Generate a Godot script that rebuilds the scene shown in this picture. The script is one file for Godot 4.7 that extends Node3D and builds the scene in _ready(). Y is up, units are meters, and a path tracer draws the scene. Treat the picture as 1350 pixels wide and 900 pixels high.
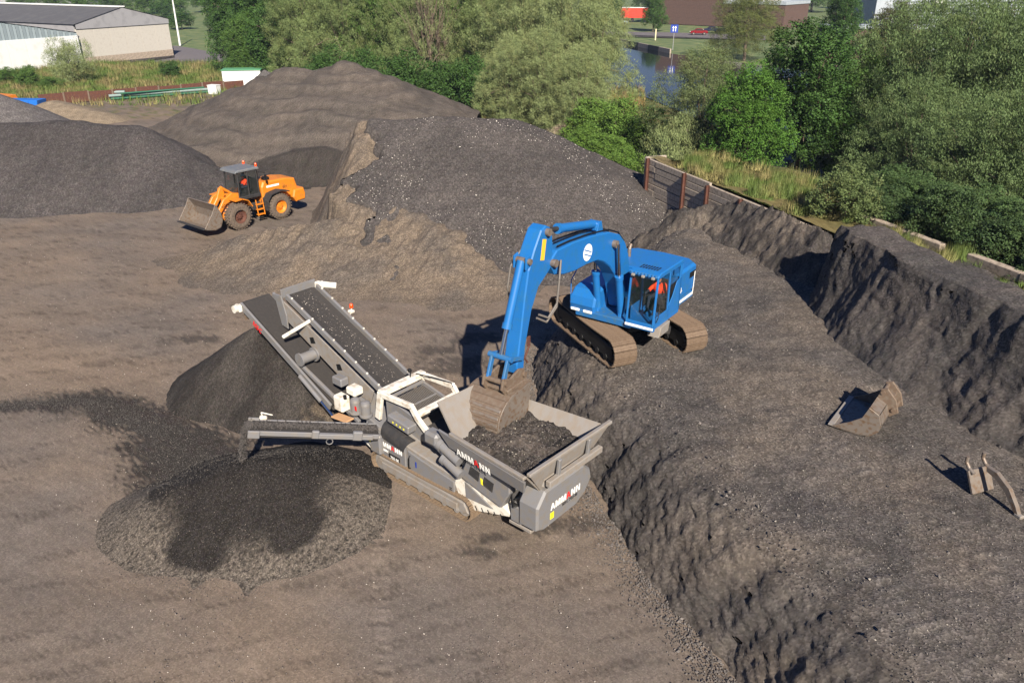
extends Node3D

const CAM_H := 14.5
const CAM_PITCH := 25.0
const FOCAL := 1050.0          # photograph pixels
var M := {}
var used := {}
var noise_a := FastNoiseLite.new()
var noise_b := FastNoiseLite.new()
var noise_c := FastNoiseLite.new()
var rng := RandomNumberGenerator.new()

# ---------------------------------------------------------------- mesh builder
class B:
	var v := PackedVector3Array()
	var n := PackedVector3Array()
	var xf := Transform3D()
	func tri3(a: Vector3, b: Vector3, c: Vector3, na: Vector3, nb: Vector3, nc: Vector3) -> void:
		a = xf * a; b = xf * b; c = xf * c
		na = (xf.basis * na).normalized(); nb = (xf.basis * nb).normalized(); nc = (xf.basis * nc).normalized()
		if (b - a).cross(c - a).dot(na + nb + nc) > 0.0:
			v.append_array([a, c, b]); n.append_array([na, nc, nb])
		else:
			v.append_array([a, b, c]); n.append_array([na, nb, nc])
	func tri(a: Vector3, b: Vector3, c: Vector3, nn: Vector3) -> void:
		tri3(a, b, c, nn, nn, nn)
	func quad(a: Vector3, b: Vector3, c: Vector3, d: Vector3, nn: Vector3) -> void:
		tri3(a, b, c, nn, nn, nn); tri3(a, c, d, nn, nn, nn)
	func facet(a: Vector3, b: Vector3, c: Vector3, d: Vector3, out_from: Vector3) -> void:
		var nn := (b - a).cross(d - a)
		if nn.length() < 1e-9:
			nn = (c - b).cross(d - b)
		nn = nn.normalized()
		if nn.dot((a + b + c + d) / 4.0 - out_from) < 0.0:
			nn = -nn
		quad(a, b, c, d, nn)
	func box(c: Vector3, s: Vector3, bev := 0.02, bas := Basis()) -> void:
		var h := s / 2.0
		bev = minf(bev, 0.45 * minf(h.x, minf(h.y, h.z)) * 2.0 * 0.5)
		var keep := xf
		xf = xf * Transform3D(bas, c)
		for ax in 3:
			for sg in [-1.0, 1.0]:
				var u := (ax + 1) % 3
				var w := (ax + 2) % 3
				var nn := Vector3(); nn[ax] = sg
				var p := []
				for k in [[-1, -1], [1, -1], [1, 1], [-1, 1]]:
					var q := Vector3(); q[ax] = sg * h[ax]; q[u] = k[0] * (h[u] - bev); q[w] = k[1] * (h[w] - bev)
					p.append(q)
				quad(p[0], p[1], p[2], p[3], nn)
		if bev > 0.0:
			for ax in 3:
				var u := (ax + 1) % 3
				var w := (ax + 2) % 3
				for su in [-1.0, 1.0]:
					for sw in [-1.0, 1.0]:
						var nn := Vector3(); nn[u] = su; nn[w] = sw; nn = nn.normalized()
						var p := []
						for k in [[-1, 0], [1, 0], [1, 1], [-1, 1]]:
							var q := Vector3(); q[ax] = k[0] * (h[ax] - bev)
							q[u] = su * (h[u] - (0.0 if k[1] == 0 else bev)); q[w] = sw * (h[w] - (bev if k[1] == 0 else 0.0))
							p.append(q)
						quad(p[0], p[1], p[2], p[3], nn)
			for sx in [-1.0, 1.0]:
				for sy in [-1.0, 1.0]:
					for sz in [-1.0, 1.0]:
						var k := Vector3(sx, sy, sz)
						var i := h - Vector3(bev, bev, bev)
						tri(k * Vector3(h.x, i.y, i.z), k * Vector3(i.x, h.y, i.z), k * Vector3(i.x, i.y, h.z), k.normalized())
		xf = keep
	func bar(a: Vector3, b: Vector3, w: float, hgt: float, bev := 0.01, up := Vector3.UP) -> void:
		var d := b - a
		var x := d.normalized()
		var z := x.cross(up)
		if z.length() < 0.01:
			z = x.cross(Vector3.RIGHT)
		z = z.normalized()
		box((a + b) / 2.0, Vector3(d.length(), hgt, w), bev, Basis(x, z.cross(x), z))
	func prism(poly: Array, z0: float, z1: float, bev := 0.02) -> void:
		var pts := PackedVector2Array(poly)
		if Geometry2D.is_polygon_clockwise(pts):
			pts.reverse()
		var m := pts.size()
		var ins := PackedVector2Array()
		for i in m:
			var a := (pts[i] - pts[(i + m - 1) % m]).normalized()
			var b := (pts[(i + 1) % m] - pts[i]).normalized()
			var na := Vector2(-a.y, a.x)
			var nb := Vector2(-b.y, b.x)
			var s := (na + nb)
			var l := s.length()
			ins.append(pts[i] + (s / l * minf(bev / maxf(l / 2.0, 0.3), bev * 2.5) if l > 0.01 else Vector2()))
		var idx := Geometry2D.triangulate_polygon(ins)
		for side in [[z0, -1.0], [z1, 1.0]]:
			for k in range(0, idx.size(), 3):
				var t := []
				for j in 3:
					t.append(Vector3(ins[idx[k + j]].x, ins[idx[k + j]].y, side[0]))
				tri(t[0], t[1], t[2], Vector3(0, 0, side[1]))
		for i in m:
			var j := (i + 1) % m
			var e := pts[j] - pts[i]
			if e.length() < 1e-6:
				continue
			var o := Vector3(e.y, -e.x, 0).normalized()
			var p := func(q: Vector2, z: float): return Vector3(q.x, q.y, z)
			quad(p.call(pts[i], z0 + bev), p.call(pts[j], z0 + bev), p.call(pts[j], z1 - bev), p.call(pts[i], z1 - bev), o)
			quad(p.call(pts[i], z0 + bev), p.call(pts[j], z0 + bev), p.call(ins[j], z0), p.call(ins[i], z0), (o + Vector3(0, 0, -1)).normalized())
			quad(p.call(pts[i], z1 - bev), p.call(pts[j], z1 - bev), p.call(ins[j], z1), p.call(ins[i], z1), (o + Vector3(0, 0, 1)).normalized())
	func cyl(a: Vector3, b: Vector3, r: float, r2 := -1.0, seg := 14, caps := true) -> void:
		if r2 < 0.0:
			r2 = r
		var d := (b - a).normalized()
		var u := d.cross(Vector3.UP if absf(d.y) < 0.9 else Vector3.RIGHT).normalized()
		var w := d.cross(u)
		for i in seg:
			var t0 := TAU * i / seg
			var t1 := TAU * (i + 1) / seg
			var n0 := u * cos(t0) + w * sin(t0)
			var n1 := u * cos(t1) + w * sin(t1)
			tri3(a + n0 * r, a + n1 * r, b + n1 * r2, n0, n1, n1)
			tri3(a + n0 * r, b + n1 * r2, b + n0 * r2, n0, n1, n0)
			if caps:
				tri(a, a + n0 * r, a + n1 * r, -d)
				tri(b, b + n0 * r2, b + n1 * r2, d)
	func lathe(c: Vector3, axis: Vector3, prof: Array, seg := 18) -> void:   # prof: Vector2(radius, along)
		var d := axis.normalized()
		var u := d.cross(Vector3.UP if absf(d.y) < 0.9 else Vector3.RIGHT).normalized()
		var w := d.cross(u)
		for k in prof.size() - 1:
			var p: Vector2 = prof[k]
			var q: Vector2 = prof[k + 1]
			var e := q - p
			var nr := Vector2(e.y, -e.x).normalized()
			for i in seg:
				var t0 := TAU * i / seg
				var t1 := TAU * (i + 1) / seg
				var d0 := u * cos(t0) + w * sin(t0)
				var d1 := u * cos(t1) + w * sin(t1)
				var n0 := d0 * nr.x + d * nr.y
				var n1 := d1 * nr.x + d * nr.y
				var a := c + d0 * p.x + d * p.y
				var b := c + d1 * p.x + d * p.y
				var f := c + d1 * q.x + d * q.y
				var g := c + d0 * q.x + d * q.y
				tri3(a, b, f, n0, n1, n1); tri3(a, f, g, n0, n1, n0)
	func tube(pts: Array, r: float, seg := 7) -> void:
		for i in pts.size() - 1:
			cyl(pts[i], pts[i + 1], r, r, seg, i == 0 or i == pts.size() - 2)
	func sheet(prof: Array, z0: float, z1: float, th: float) -> void:    # curved plate swept along z
		for i in prof.size() - 1:
			var p: Vector2 = prof[i]
			var q: Vector2 = prof[i + 1]
			var e := (q - p).normalized()
			var o := Vector2(-e.y, e.x) * th
			var a := Vector3(p.x, p.y, 0); var b := Vector3(q.x, q.y, 0)
			var c := Vector3(q.x + o.x, q.y + o.y, 0); var d := Vector3(p.x + o.x, p.y + o.y, 0)
			var l := Vector3(0, 0, z0); var h := Vector3(0, 0, z1)
			var mid := (a + b + c + d) / 4.0 + (l + h) / 2.0
			facet(a + l, b + l, b + h, a + h, mid); facet(d + l, c + l, c + h, d + h, mid)
			facet(a + l, b + l, c + l, d + l, mid); facet(a + h, b + h, c + h, d + h, mid)
			if i == 0: facet(a + l, d + l, d + h, a + h, mid)
			if i == prof.size() - 2: facet(b + l, c + l, c + h, b + h, mid)
	func mesh() -> ArrayMesh:
		var m := ArrayMesh.new()
		var a := []
		a.resize(Mesh.ARRAY_MAX)
		a[Mesh.ARRAY_VERTEX] = v
		a[Mesh.ARRAY_NORMAL] = n
		m.add_surface_from_arrays(Mesh.PRIMITIVE_TRIANGLES, a)
		return m

# ---------------------------------------------------------------- scene helpers
func at(px: float, py: float, h := 0.0) -> Vector3:
	var d := Vector3((px - 675.0) / FOCAL, -(py - 450.0) / FOCAL, -1.0).rotated(Vector3.RIGHT, -deg_to_rad(CAM_PITCH))
	return Vector3(0, CAM_H, 0) + d * ((h - CAM_H) / d.y)

func numbered(called: String) -> String:
	used[called] = used.get(called, -1) + 1
	return called if used[called] == 0 else "%s_%03d" % [called, used[called]]

func tag(o: Node, label: String, category: String, group := "", kind := "") -> void:
	if label: o.set_meta("label", label)
	if category: o.set_meta("category", category)
	if group: o.set_meta("group", group)
	if kind: o.set_meta("kind", kind)

func thing(called: String, label: String, category: String, pos := Vector3(), fwd := Vector2(1, 0), group := "") -> Node3D:
	var o := Node3D.new()
	o.name = numbered(called)
	add_child(o)
	var x := Vector3(fwd.x, 0, fwd.y).normalized()
	o.transform = Transform3D(Basis(x, Vector3.UP, x.cross(Vector3.UP)), pos)
	tag(o, label, category, group)
	return o

func part(parent: Node, called: String, b: B, m: Material, label := "") -> MeshInstance3D:
	var o := MeshInstance3D.new()
	o.name = called
	o.mesh = b.mesh()
	o.material_override = m
	parent.add_child(o, true)
	if label: o.set_meta("label", label)
	return o

func pmesh(parent: Node, called: String, m: Mesh, mt: Material, xf := Transform3D()) -> MeshInstance3D:
	var o := MeshInstance3D.new()
	o.name = called
	o.mesh = m
	o.material_override = mt
	o.transform = xf
	parent.add_child(o, true)
	return o

func solo(called: String, m: Mesh, mt: Material, label: String, category: String, group := "", kind := "") -> MeshInstance3D:
	var o := MeshInstance3D.new()
	o.name = numbered(called)
	o.mesh = m
	o.material_override = mt
	add_child(o)
	tag(o, label, category, group, kind)
	return o

func lin(r: float, g: float, b: float) -> Color:
	return Color(r, g, b).linear_to_srgb()

func ntex(freq: float, cols: Array, size := 256, type := FastNoiseLite.TYPE_SIMPLEX, sd := 1, oct := 4) -> NoiseTexture2D:
	var f := FastNoiseLite.new()
	f.noise_type = type
	f.frequency = freq
	f.seed = sd
	f.fractal_octaves = oct
	if type == FastNoiseLite.TYPE_CELLULAR:
		f.fractal_type = FastNoiseLite.FRACTAL_NONE
		f.cellular_return_type = FastNoiseLite.RETURN_CELL_VALUE
	var t := NoiseTexture2D.new()
	t.width = size; t.height = size
	t.seamless = true
	t.noise = f
	var g := Gradient.new()
	var offs := PackedFloat32Array()
	var cc := PackedColorArray()
	for c in cols:
		offs.append(c[0]); cc.append(c[1])
	g.offsets = offs; g.colors = cc
	t.color_ramp = g
	return t

func nnorm(freq: float, strength: float, size := 256, type := FastNoiseLite.TYPE_SIMPLEX, sd := 2, oct := 4) -> NoiseTexture2D:
	var f := FastNoiseLite.new()
	f.noise_type = type
	f.frequency = freq
	f.seed = sd
	f.fractal_octaves = oct
	if type == FastNoiseLite.TYPE_CELLULAR:
		f.fractal_type = FastNoiseLite.FRACTAL_NONE
		f.cellular_return_type = FastNoiseLite.RETURN_DISTANCE
	var t := NoiseTexture2D.new()
	t.width = size; t.height = size
	t.seamless = true
	t.as_normal_map = true
	t.bump_strength = strength
	t.noise = f
	return t

func mat(called: String, albedo: Color, rough := 0.6, metal := 0.0) -> StandardMaterial3D:
	var m := StandardMaterial3D.new()
	m.resource_name = called
	m.albedo_color = albedo
	m.roughness = rough
	m.metallic = metal
	M[called] = m
	return m

# paint that carries dust and scuffs: the noise goes from the clean colour to the dirty one
func paint(called: String, clean: Color, dirty: Color, amount := 0.5, rough := 0.5, metal := 0.0, sc := 0.6) -> StandardMaterial3D:
	var m := mat(called, Color.WHITE, rough, metal)
	var e := 0.72 - 0.4 * amount
	m.albedo_texture = ntex(0.02, [[0.0, clean], [e, clean.lerp(dirty, 0.12)], [e + 0.13, clean.lerp(dirty, 0.5)], [1.0, dirty]], 256, FastNoiseLite.TYPE_SIMPLEX_SMOOTH, hash(called) % 1000, 5)
	m.uv1_triplanar = true
	m.uv1_scale = Vector3.ONE * sc
	return m

# loose ground: vertex colours times a stone pattern, with a coarser tint over it
func dirt(called: String, stone: float, contrast: float, bump: float, rough := 0.95) -> StandardMaterial3D:
	var m := mat(called, Color.WHITE, rough)
	m.vertex_color_use_as_albedo = true
	m.metallic_specular = 0.25
	m.albedo_texture = ntex(0.06, [[0.0, Color.WHITE * (1.0 - contrast)], [0.7, Color.WHITE * (1.0 - contrast * 0.45)], [1.0, Color.WHITE]], 512, FastNoiseLite.TYPE_CELLULAR, hash(called) % 1000)
	m.normal_enabled = true
	m.normal_texture = nnorm(0.06, 6.0, 512, FastNoiseLite.TYPE_CELLULAR, hash(called) % 1000)
	m.normal_scale = bump
	m.uv1_triplanar = true
	m.uv1_world_triplanar = true
	m.uv1_scale = Vector3.ONE / (30.0 * stone)
	m.uv1_triplanar_sharpness = 4.0
	return m

# grid of rows and columns with shared, smooth vertices
func grid_mesh(rows: int, cols: int, pos: Callable, col: Callable, keep = null) -> ArrayMesh:
	var v := PackedVector3Array(); v.resize(rows * cols)
	var n := PackedVector3Array(); n.resize(rows * cols)
	var c := PackedColorArray(); c.resize(rows * cols)
	for i in rows:
		for j in cols:
			v[i * cols + j] = pos.call(i, j)
	for i in rows:
		for j in cols:
			var k := i * cols + j
			var a := v[i * cols + mini(j + 1, cols - 1)] - v[i * cols + maxi(j - 1, 0)]
			var b := v[mini(i + 1, rows - 1) * cols + j] - v[maxi(i - 1, 0) * cols + j]
			var nn := a.cross(b).normalized()
			n[k] = nn if nn.y > 0.0 or absf(nn.y) < 0.02 else -nn
			c[k] = col.call(v[k], n[k])
	var idx := PackedInt32Array()
	for i in rows - 1:
		for j in cols - 1:
			var k := i * cols + j
			if keep != null and not keep.call(v[k], v[k + 1], v[k + cols], v[k + cols + 1]):
				continue
			var flip := (v[k + 1] - v[k]).cross(v[k + cols] - v[k]).dot(n[k]) > 0.0
			if flip:
				idx.append_array([k, k + cols, k + 1, k + 1, k + cols, k + cols + 1])
			else:
				idx.append_array([k, k + 1, k + cols, k + 1, k + cols + 1, k + cols])
	var m := ArrayMesh.new()
	var arr := []
	arr.resize(Mesh.ARRAY_MAX)
	arr[Mesh.ARRAY_VERTEX] = v; arr[Mesh.ARRAY_NORMAL] = n; arr[Mesh.ARRAY_COLOR] = c; arr[Mesh.ARRAY_INDEX] = idx
	m.add_surface_from_arrays(Mesh.PRIMITIVE_TRIANGLES, arr)
	return m

func field_mesh(x0: float, x1: float, z0: float, z1: float, step: float, h: Callable, col: Callable, floor_y := -0.12) -> ArrayMesh:
	var cols := int((x1 - x0) / step) + 1
	var rows := int((z1 - z0) / step) + 1
	return grid_mesh(rows, cols,
		func(i, j):
			var x: float = x0 + j * step
			var z: float = z0 + i * step
			return Vector3(x, maxf(h.call(x, z), floor_y - 0.4), z),
		col,
		func(a, b, c, d): return maxf(maxf(a.y, b.y), maxf(c.y, d.y)) > floor_y)

# height of a heap: the crest lines fall away at the angle of repose
func heap(x: float, z: float, crest: Array, slope: float, round_off := 0.5) -> float:
	var best := -9.0
	for s in crest:
		var a := Vector2(s[0].x, s[0].z)
		var b := Vector2(s[1].x, s[1].z)
		var p := Vector2(x, z)
		var ab := b - a
		var t := clampf((p - a).dot(ab) / maxf(ab.length_squared(), 1e-6), 0.0, 1.0)
		var d := (p - a - ab * t).length()
		best = maxf(best, lerpf(s[0].y, s[1].y, t) - slope * (sqrt(d * d + round_off * round_off) - round_off))
	return best

func na(x: float, z: float, f: float) -> float: return noise_a.get_noise_2d(x * f, z * f)
func nb(x: float, y: float, z: float, f: float) -> float: return noise_b.get_noise_3d(x * f, y * f, z * f)
func nc(x: float, z: float, f: float) -> float: return noise_c.get_noise_2d(x * f, z * f)

func line_x(tab: Array, z: float) -> float:   # x of a polyline that runs in z
	for i in tab.size() - 1:
		if z <= tab[i][1] and z >= tab[i + 1][1]:
			var t: float = (z - tab[i][1]) / (tab[i + 1][1] - tab[i][1])
			return lerpf(tab[i][0], tab[i + 1][0], t)
	return tab[0][0] if z > tab[0][1] else tab[tab.size() - 1][0]

func tint(base: Color, k: float) -> Color: return Color(base.r * k, base.g * k, base.b * k)

# many small copies of one mesh: nobody counts them
func scatter(parent: Node, called: String, m: Mesh, mt: Material, xfs: Array, cols: Array) -> MultiMeshInstance3D:
	var mm := MultiMesh.new()
	mm.transform_format = MultiMesh.TRANSFORM_3D
	mm.use_colors = true
	mm.mesh = m
	mm.instance_count = xfs.size()
	for i in xfs.size():
		mm.set_instance_transform(i, xfs[i])
		mm.set_instance_color(i, cols[i])
	var o := MultiMeshInstance3D.new()
	o.name = called if parent != self else numbered(called)
	o.multimesh = mm
	o.material_override = mt
	parent.add_child(o, true)
	return o

func stone_mesh(sd: int) -> ArrayMesh:
	var r := RandomNumberGenerator.new(); r.seed = sd
	var b := B.new()
	var p := []
	for d in [Vector3.UP, Vector3.DOWN, Vector3.RIGHT, Vector3.LEFT, Vector3.BACK, Vector3.FORWARD]:
		p.append(d * r.randf_range(0.35, 0.62) + Vector3(r.randf() - 0.5, r.randf() - 0.5, r.randf() - 0.5) * 0.2)
	for t in [[0, 2, 4], [0, 4, 3], [0, 3, 5], [0, 5, 2], [1, 2, 4], [1, 4, 3], [1, 3, 5], [1, 5, 2]]:
		var nn: Vector3 = (p[t[1]] - p[t[0]]).cross(p[t[2]] - p[t[0]]).normalized()
		if nn.dot(p[t[0]] + p[t[1]] + p[t[2]]) < 0.0: nn = -nn
		b.tri(p[t[0]], p[t[1]], p[t[2]], nn)
	return b.mesh()

func rot() -> Basis:
	return Basis.from_euler(Vector3(rng.randf() * TAU, rng.randf() * TAU, rng.randf() * TAU))

func lettering(parent: Node, txt: String, m: Material, size: float, xf: Transform3D, left := true) -> float:
	var t := TextMesh.new()
	var f := SystemFont.new()
	f.font_names = PackedStringArray(["Droid Sans"])
	f.font_weight = 700
	t.font = f
	t.text = txt
	t.font_size = 32
	t.pixel_size = size / 24.0
	t.depth = 0.006
	t.horizontal_alignment = HORIZONTAL_ALIGNMENT_LEFT if left else HORIZONTAL_ALIGNMENT_CENTER
	pmesh(parent, "lettering", t, m, xf)
	return t.get_aabb().size.x

func brand(parent: Node, size: float, xf: Transform3D) -> void:     # white letters, the second A in red
	var o := lettering(parent, "AMM", M.white_print, size, xf) + size * 0.08
	o += lettering(parent, "A", M.red_print, size, xf * Transform3D(Basis(), Vector3(o, 0, 0))) + size * 0.06
	lettering(parent, "NN", M.white_print, size, xf * Transform3D(Basis(), Vector3(o, 0, 0)))

# smooth union of tapered capsules, meshed as surface nets
func body_mesh(bones: Array, cell: float, k: float) -> ArrayMesh:
	var lo := Vector3(9, 9, 9); var hi := -lo
	for s in bones:
		for e in 2:
			var r: float = s[2 + e] + cell * 2.0
			lo = lo.min(s[e] - Vector3(r, r, r)); hi = hi.max(s[e] + Vector3(r, r, r))
	var dim := Vector3i(((hi - lo) / cell).ceil()) + Vector3i.ONE
	var val := PackedFloat32Array(); val.resize(dim.x * dim.y * dim.z)
	var f := func(p: Vector3) -> float:
		var d := 9.0
		for s in bones:
			var ab: Vector3 = s[1] - s[0]
			var t := clampf((p - s[0]).dot(ab) / maxf(ab.length_squared(), 1e-8), 0.0, 1.0)
			var e: float = (p - s[0] - ab * t).length() - lerpf(s[2], s[3], t)
			var h := maxf(k - absf(d - e), 0.0) / k
			d = minf(d, e) - h * h * k * 0.25
		return d
	for x in dim.x:
		for y in dim.y:
			for z in dim.z:
				val[(x * dim.y + y) * dim.z + z] = f.call(lo + Vector3(x, y, z) * cell)
	var ids := {}
	var vs := PackedVector3Array(); var ns := PackedVector3Array(); var idx := PackedInt32Array()
	for x in dim.x - 1:
		for y in dim.y - 1:
			for z in dim.z - 1:
				var s := Vector3(); var cnt := 0
				for e in [[0, 1], [2, 3], [4, 5], [6, 7], [0, 2], [1, 3], [4, 6], [5, 7], [0, 4], [1, 5], [2, 6], [3, 7]]:
					var a := Vector3i(e[0] >> 2, (e[0] >> 1) & 1, e[0] & 1)
					var b := Vector3i(e[1] >> 2, (e[1] >> 1) & 1, e[1] & 1)
					var va := val[((x + a.x) * dim.y + y + a.y) * dim.z + z + a.z]
					var vb := val[((x + b.x) * dim.y + y + b.y) * dim.z + z + b.z]
					if (va < 0.0) != (vb < 0.0):
						s += Vector3(a).lerp(Vector3(b), va / (va - vb)); cnt += 1
				if cnt:
					var p := lo + (Vector3(x, y, z) + s / cnt) * cell
					ids[Vector3i(x, y, z)] = vs.size()
					vs.append(p)
					var g := 0.01
					ns.append(Vector3(f.call(p + Vector3(g, 0, 0)) - f.call(p - Vector3(g, 0, 0)), f.call(p + Vector3(0, g, 0)) - f.call(p - Vector3(0, g, 0)), f.call(p + Vector3(0, 0, g)) - f.call(p - Vector3(0, 0, g))).normalized())
	for q in ids:
		for ax in 3:
			var u := Vector3i(); u[(ax + 1) % 3] = 1
			var w := Vector3i(); w[(ax + 2) % 3] = 1
			var e := Vector3i(); e[ax] = 1
			var i0: int = (q.x * dim.y + q.y) * dim.z + q.z
			var q1: Vector3i = q + e
			var i1: int = (q1.x * dim.y + q1.y) * dim.z + q1.z
			if (val[i0] < 0.0) == (val[i1] < 0.0) or not (ids.has(q - u) and ids.has(q - w) and ids.has(q - u - w)):
				continue
			var c := [ids[q], ids[q - u], ids[q - u - w], ids[q - w]]
			if val[i0] < 0.0:
				idx.append_array([c[0], c[2], c[1], c[0], c[3], c[2]])
			else:
				idx.append_array([c[0], c[1], c[2], c[0], c[2], c[3]])
	var m := ArrayMesh.new()
	var arr := []
	arr.resize(Mesh.ARRAY_MAX)
	arr[Mesh.ARRAY_VERTEX] = vs; arr[Mesh.ARRAY_NORMAL] = ns; arr[Mesh.ARRAY_INDEX] = idx
	m.add_surface_from_arrays(Mesh.PRIMITIVE_TRIANGLES, arr)
	return m

func _ready() -> void:
	# ---- camera, sky, sun, exposure
	var cam := Camera3D.new()
	cam.name = "camera"
	cam.position = Vector3(0, CAM_H, 0)
	cam.rotation_degrees = Vector3(-CAM_PITCH, 0, 0)
	cam.fov = rad_to_deg(2.0 * atan(450.0 / FOCAL))
	cam.near = 0.1
	cam.far = 3000.0
	add_child(cam)
	cam.current = true
	var env := Environment.new()
	var sky := Sky.new()
	var sm := ProceduralSkyMaterial.new()
	sm.sky_top_color = Color(0.22, 0.42, 0.78)
	sm.sky_horizon_color = Color(0.70, 0.80, 0.92)
	sm.sky_curve = 0.18
	sm.ground_bottom_color = Color(0.25, 0.24, 0.22)
	sm.ground_horizon_color = Color(0.62, 0.68, 0.74)
	sm.sky_energy_multiplier = 0.55
	sky.sky_material = sm
	env.background_mode = Environment.BG_SKY
	env.sky = sky
	env.tonemap_mode = Environment.TONE_MAPPER_LINEAR
	env.tonemap_exposure = 2.2
	env.fog_enabled = true
	env.fog_density = 0.00016
	env.fog_light_color = Color(0.72, 0.80, 0.90)
	env.sdfgi_enabled = true
	env.ssao_enabled = true
	env.ssil_enabled = true
	var we := WorldEnvironment.new()
	we.environment = env
	add_child(we)
	var sun := DirectionalLight3D.new()
	sun.name = "sun"
	sun.light_energy = 1.5
	sun.light_color = Color(1.0, 0.955, 0.895)
	sun.light_angular_distance = 0.5
	sun.shadow_enabled = true
	add_child(sun)
	sun.look_at_from_position(Vector3(0.32, 1.0, 1.38) * 50.0, Vector3.ZERO)
	rng.seed = 20
	noise_a.seed = 11; noise_a.frequency = 0.1; noise_a.fractal_octaves = 4; noise_a.noise_type = FastNoiseLite.TYPE_SIMPLEX
	noise_b.seed = 23; noise_b.frequency = 0.1; noise_b.fractal_octaves = 3; noise_b.noise_type = FastNoiseLite.TYPE_SIMPLEX
	noise_c.seed = 37; noise_c.frequency = 0.1; noise_c.fractal_octaves = 2; noise_c.noise_type = FastNoiseLite.TYPE_SIMPLEX
	make_materials()
	# ---- large structure
	build_ground()
	build_bench()
	build_bank()
	build_heaps()
	build_wall()
	build_far()
	build_plants()
	build_excavator()
	build_screener()
	build_loader()
	build_attachments()
	build_stones()

func make_materials() -> void:
	dirt("yard", 0.036, 0.18, 0.22)
	dirt("soil", 0.05, 0.34, 0.65)
	dirt("gravel", 0.06, 0.36, 0.7)
	dirt("fine", 0.035, 0.4, 0.6)
	mat("stone", Color.WHITE, 0.85).vertex_color_use_as_albedo = true
	var mm := mat("meadow", Color.WHITE, 0.95)
	mm.albedo_texture = ntex(0.02, [[0.0, lin(0.05, 0.085, 0.022)], [0.5, lin(0.085, 0.12, 0.035)], [1.0, lin(0.17, 0.165, 0.06)]], 512, FastNoiseLite.TYPE_SIMPLEX, 5, 6)
	mm.uv1_triplanar = true
	mm.uv1_world_triplanar = true
	mm.uv1_scale = Vector3.ONE / 40.0
	var dust := Color(0.56, 0.48, 0.40)
	paint("blue", Color(0.10, 0.38, 0.64), Color(0.16, 0.39, 0.57), 0.35, 0.38)
	paint("blue_dusty", Color(0.12, 0.37, 0.60), Color(0.27, 0.38, 0.46), 0.6, 0.5)
	paint("machine_grey", Color(0.43, 0.43, 0.44), Color(0.44, 0.42, 0.39), 0.55, 0.5)
	paint("mid_grey", Color(0.42, 0.42, 0.43), Color(0.46, 0.435, 0.40), 0.5, 0.5)
	paint("dusty_grey", Color(0.49, 0.475, 0.46), Color(0.48, 0.44, 0.39), 0.7, 0.75)
	paint("cream", Color(0.82, 0.81, 0.77), Color(0.66, 0.61, 0.54), 0.45, 0.5)
	paint("orange", Color(0.80, 0.46, 0.09), Color(0.62, 0.42, 0.18), 0.45, 0.45)
	paint("rust_steel", Color(0.41, 0.345, 0.29), Color(0.46, 0.42, 0.37), 0.6, 0.7, 0.25, 1.2)
	paint("worn_steel", Color(0.48, 0.45, 0.42), Color(0.40, 0.31, 0.23), 0.45, 0.5, 0.35, 0.9)
	paint("shoe_steel", Color(0.42, 0.355, 0.29), Color(0.34, 0.275, 0.22), 0.5, 0.7, 0.15, 1.5)
	paint("track_dirt", Color(0.44, 0.375, 0.30), Color(0.36, 0.30, 0.245), 0.5, 0.9, 0.0, 1.5)
	paint("belt_rubber", Color(0.175, 0.165, 0.158), Color(0.22, 0.20, 0.185), 0.5, 0.9, 0.0, 1.3)
	paint("dark_steel", Color(0.14, 0.14, 0.145), Color(0.24, 0.22, 0.20), 0.5, 0.7)
	paint("roof_grey", Color(0.36, 0.38, 0.40), Color(0.46, 0.44, 0.42), 0.5, 0.6)
	paint("tyre_rubber", Color(0.30, 0.265, 0.235), Color(0.44, 0.38, 0.32), 0.6, 0.95, 0.0, 1.4)
	paint("rust_red", Color(0.29, 0.165, 0.125), Color(0.38, 0.24, 0.17), 0.5, 0.85, 0.0, 0.8)
	paint("old_wood", Color(0.62, 0.575, 0.52), Color(0.44, 0.40, 0.35), 0.5, 0.9, 0.0, 0.9)
	paint("concrete", Color(0.62, 0.57, 0.51), Color(0.42, 0.38, 0.33), 0.5, 0.9, 0.0, 0.7)
	mat("black", Color(0.03, 0.03, 0.032), 0.6)
	mat("hose", Color(0.05, 0.05, 0.052), 0.55)
	mat("grey_hose", Color(0.38, 0.36, 0.34), 0.6)
	mat("chrome", Color(0.82, 0.82, 0.82), 0.18, 1.0)
	mat("white_print", Color(0.90, 0.90, 0.88), 0.6)
	mat("red_print", Color(0.80, 0.06, 0.08), 0.6)
	mat("dark_print", Color(0.10, 0.10, 0.11), 0.6)
	mat("blue_print", Color(0.06, 0.20, 0.55), 0.6)
	mat("yellow_print", Color(0.86, 0.83, 0.15), 0.6)
	mat("amber_sticker", Color(0.88, 0.68, 0.18), 0.6)
	mat("beacon_orange", Color(0.92, 0.28, 0.05), 0.25)
	mat("belt_scrap", Color(0.68, 0.53, 0.38), 0.9)
	mat("skin", Color(0.70, 0.50, 0.40), 0.7)
	mat("vest_orange", Color(0.95, 0.27, 0.05), 0.8)
	mat("trousers", Color(0.12, 0.16, 0.22), 0.9)
	mat("helmet", Color(0.62, 0.68, 0.72), 0.4)
	mat("seat", Color(0.10, 0.10, 0.11), 0.9)
	var gl := mat("glass", Color(0.10, 0.16, 0.15, 0.22), 0.03)
	gl.transparency = BaseMaterial3D.TRANSPARENCY_ALPHA
	var gd := mat("dark_glass", Color(0.05, 0.09, 0.08, 0.65), 0.05)
	gd.transparency = BaseMaterial3D.TRANSPARENCY_ALPHA
	mat("water", Color(0.05, 0.07, 0.08), 0.06)
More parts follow.
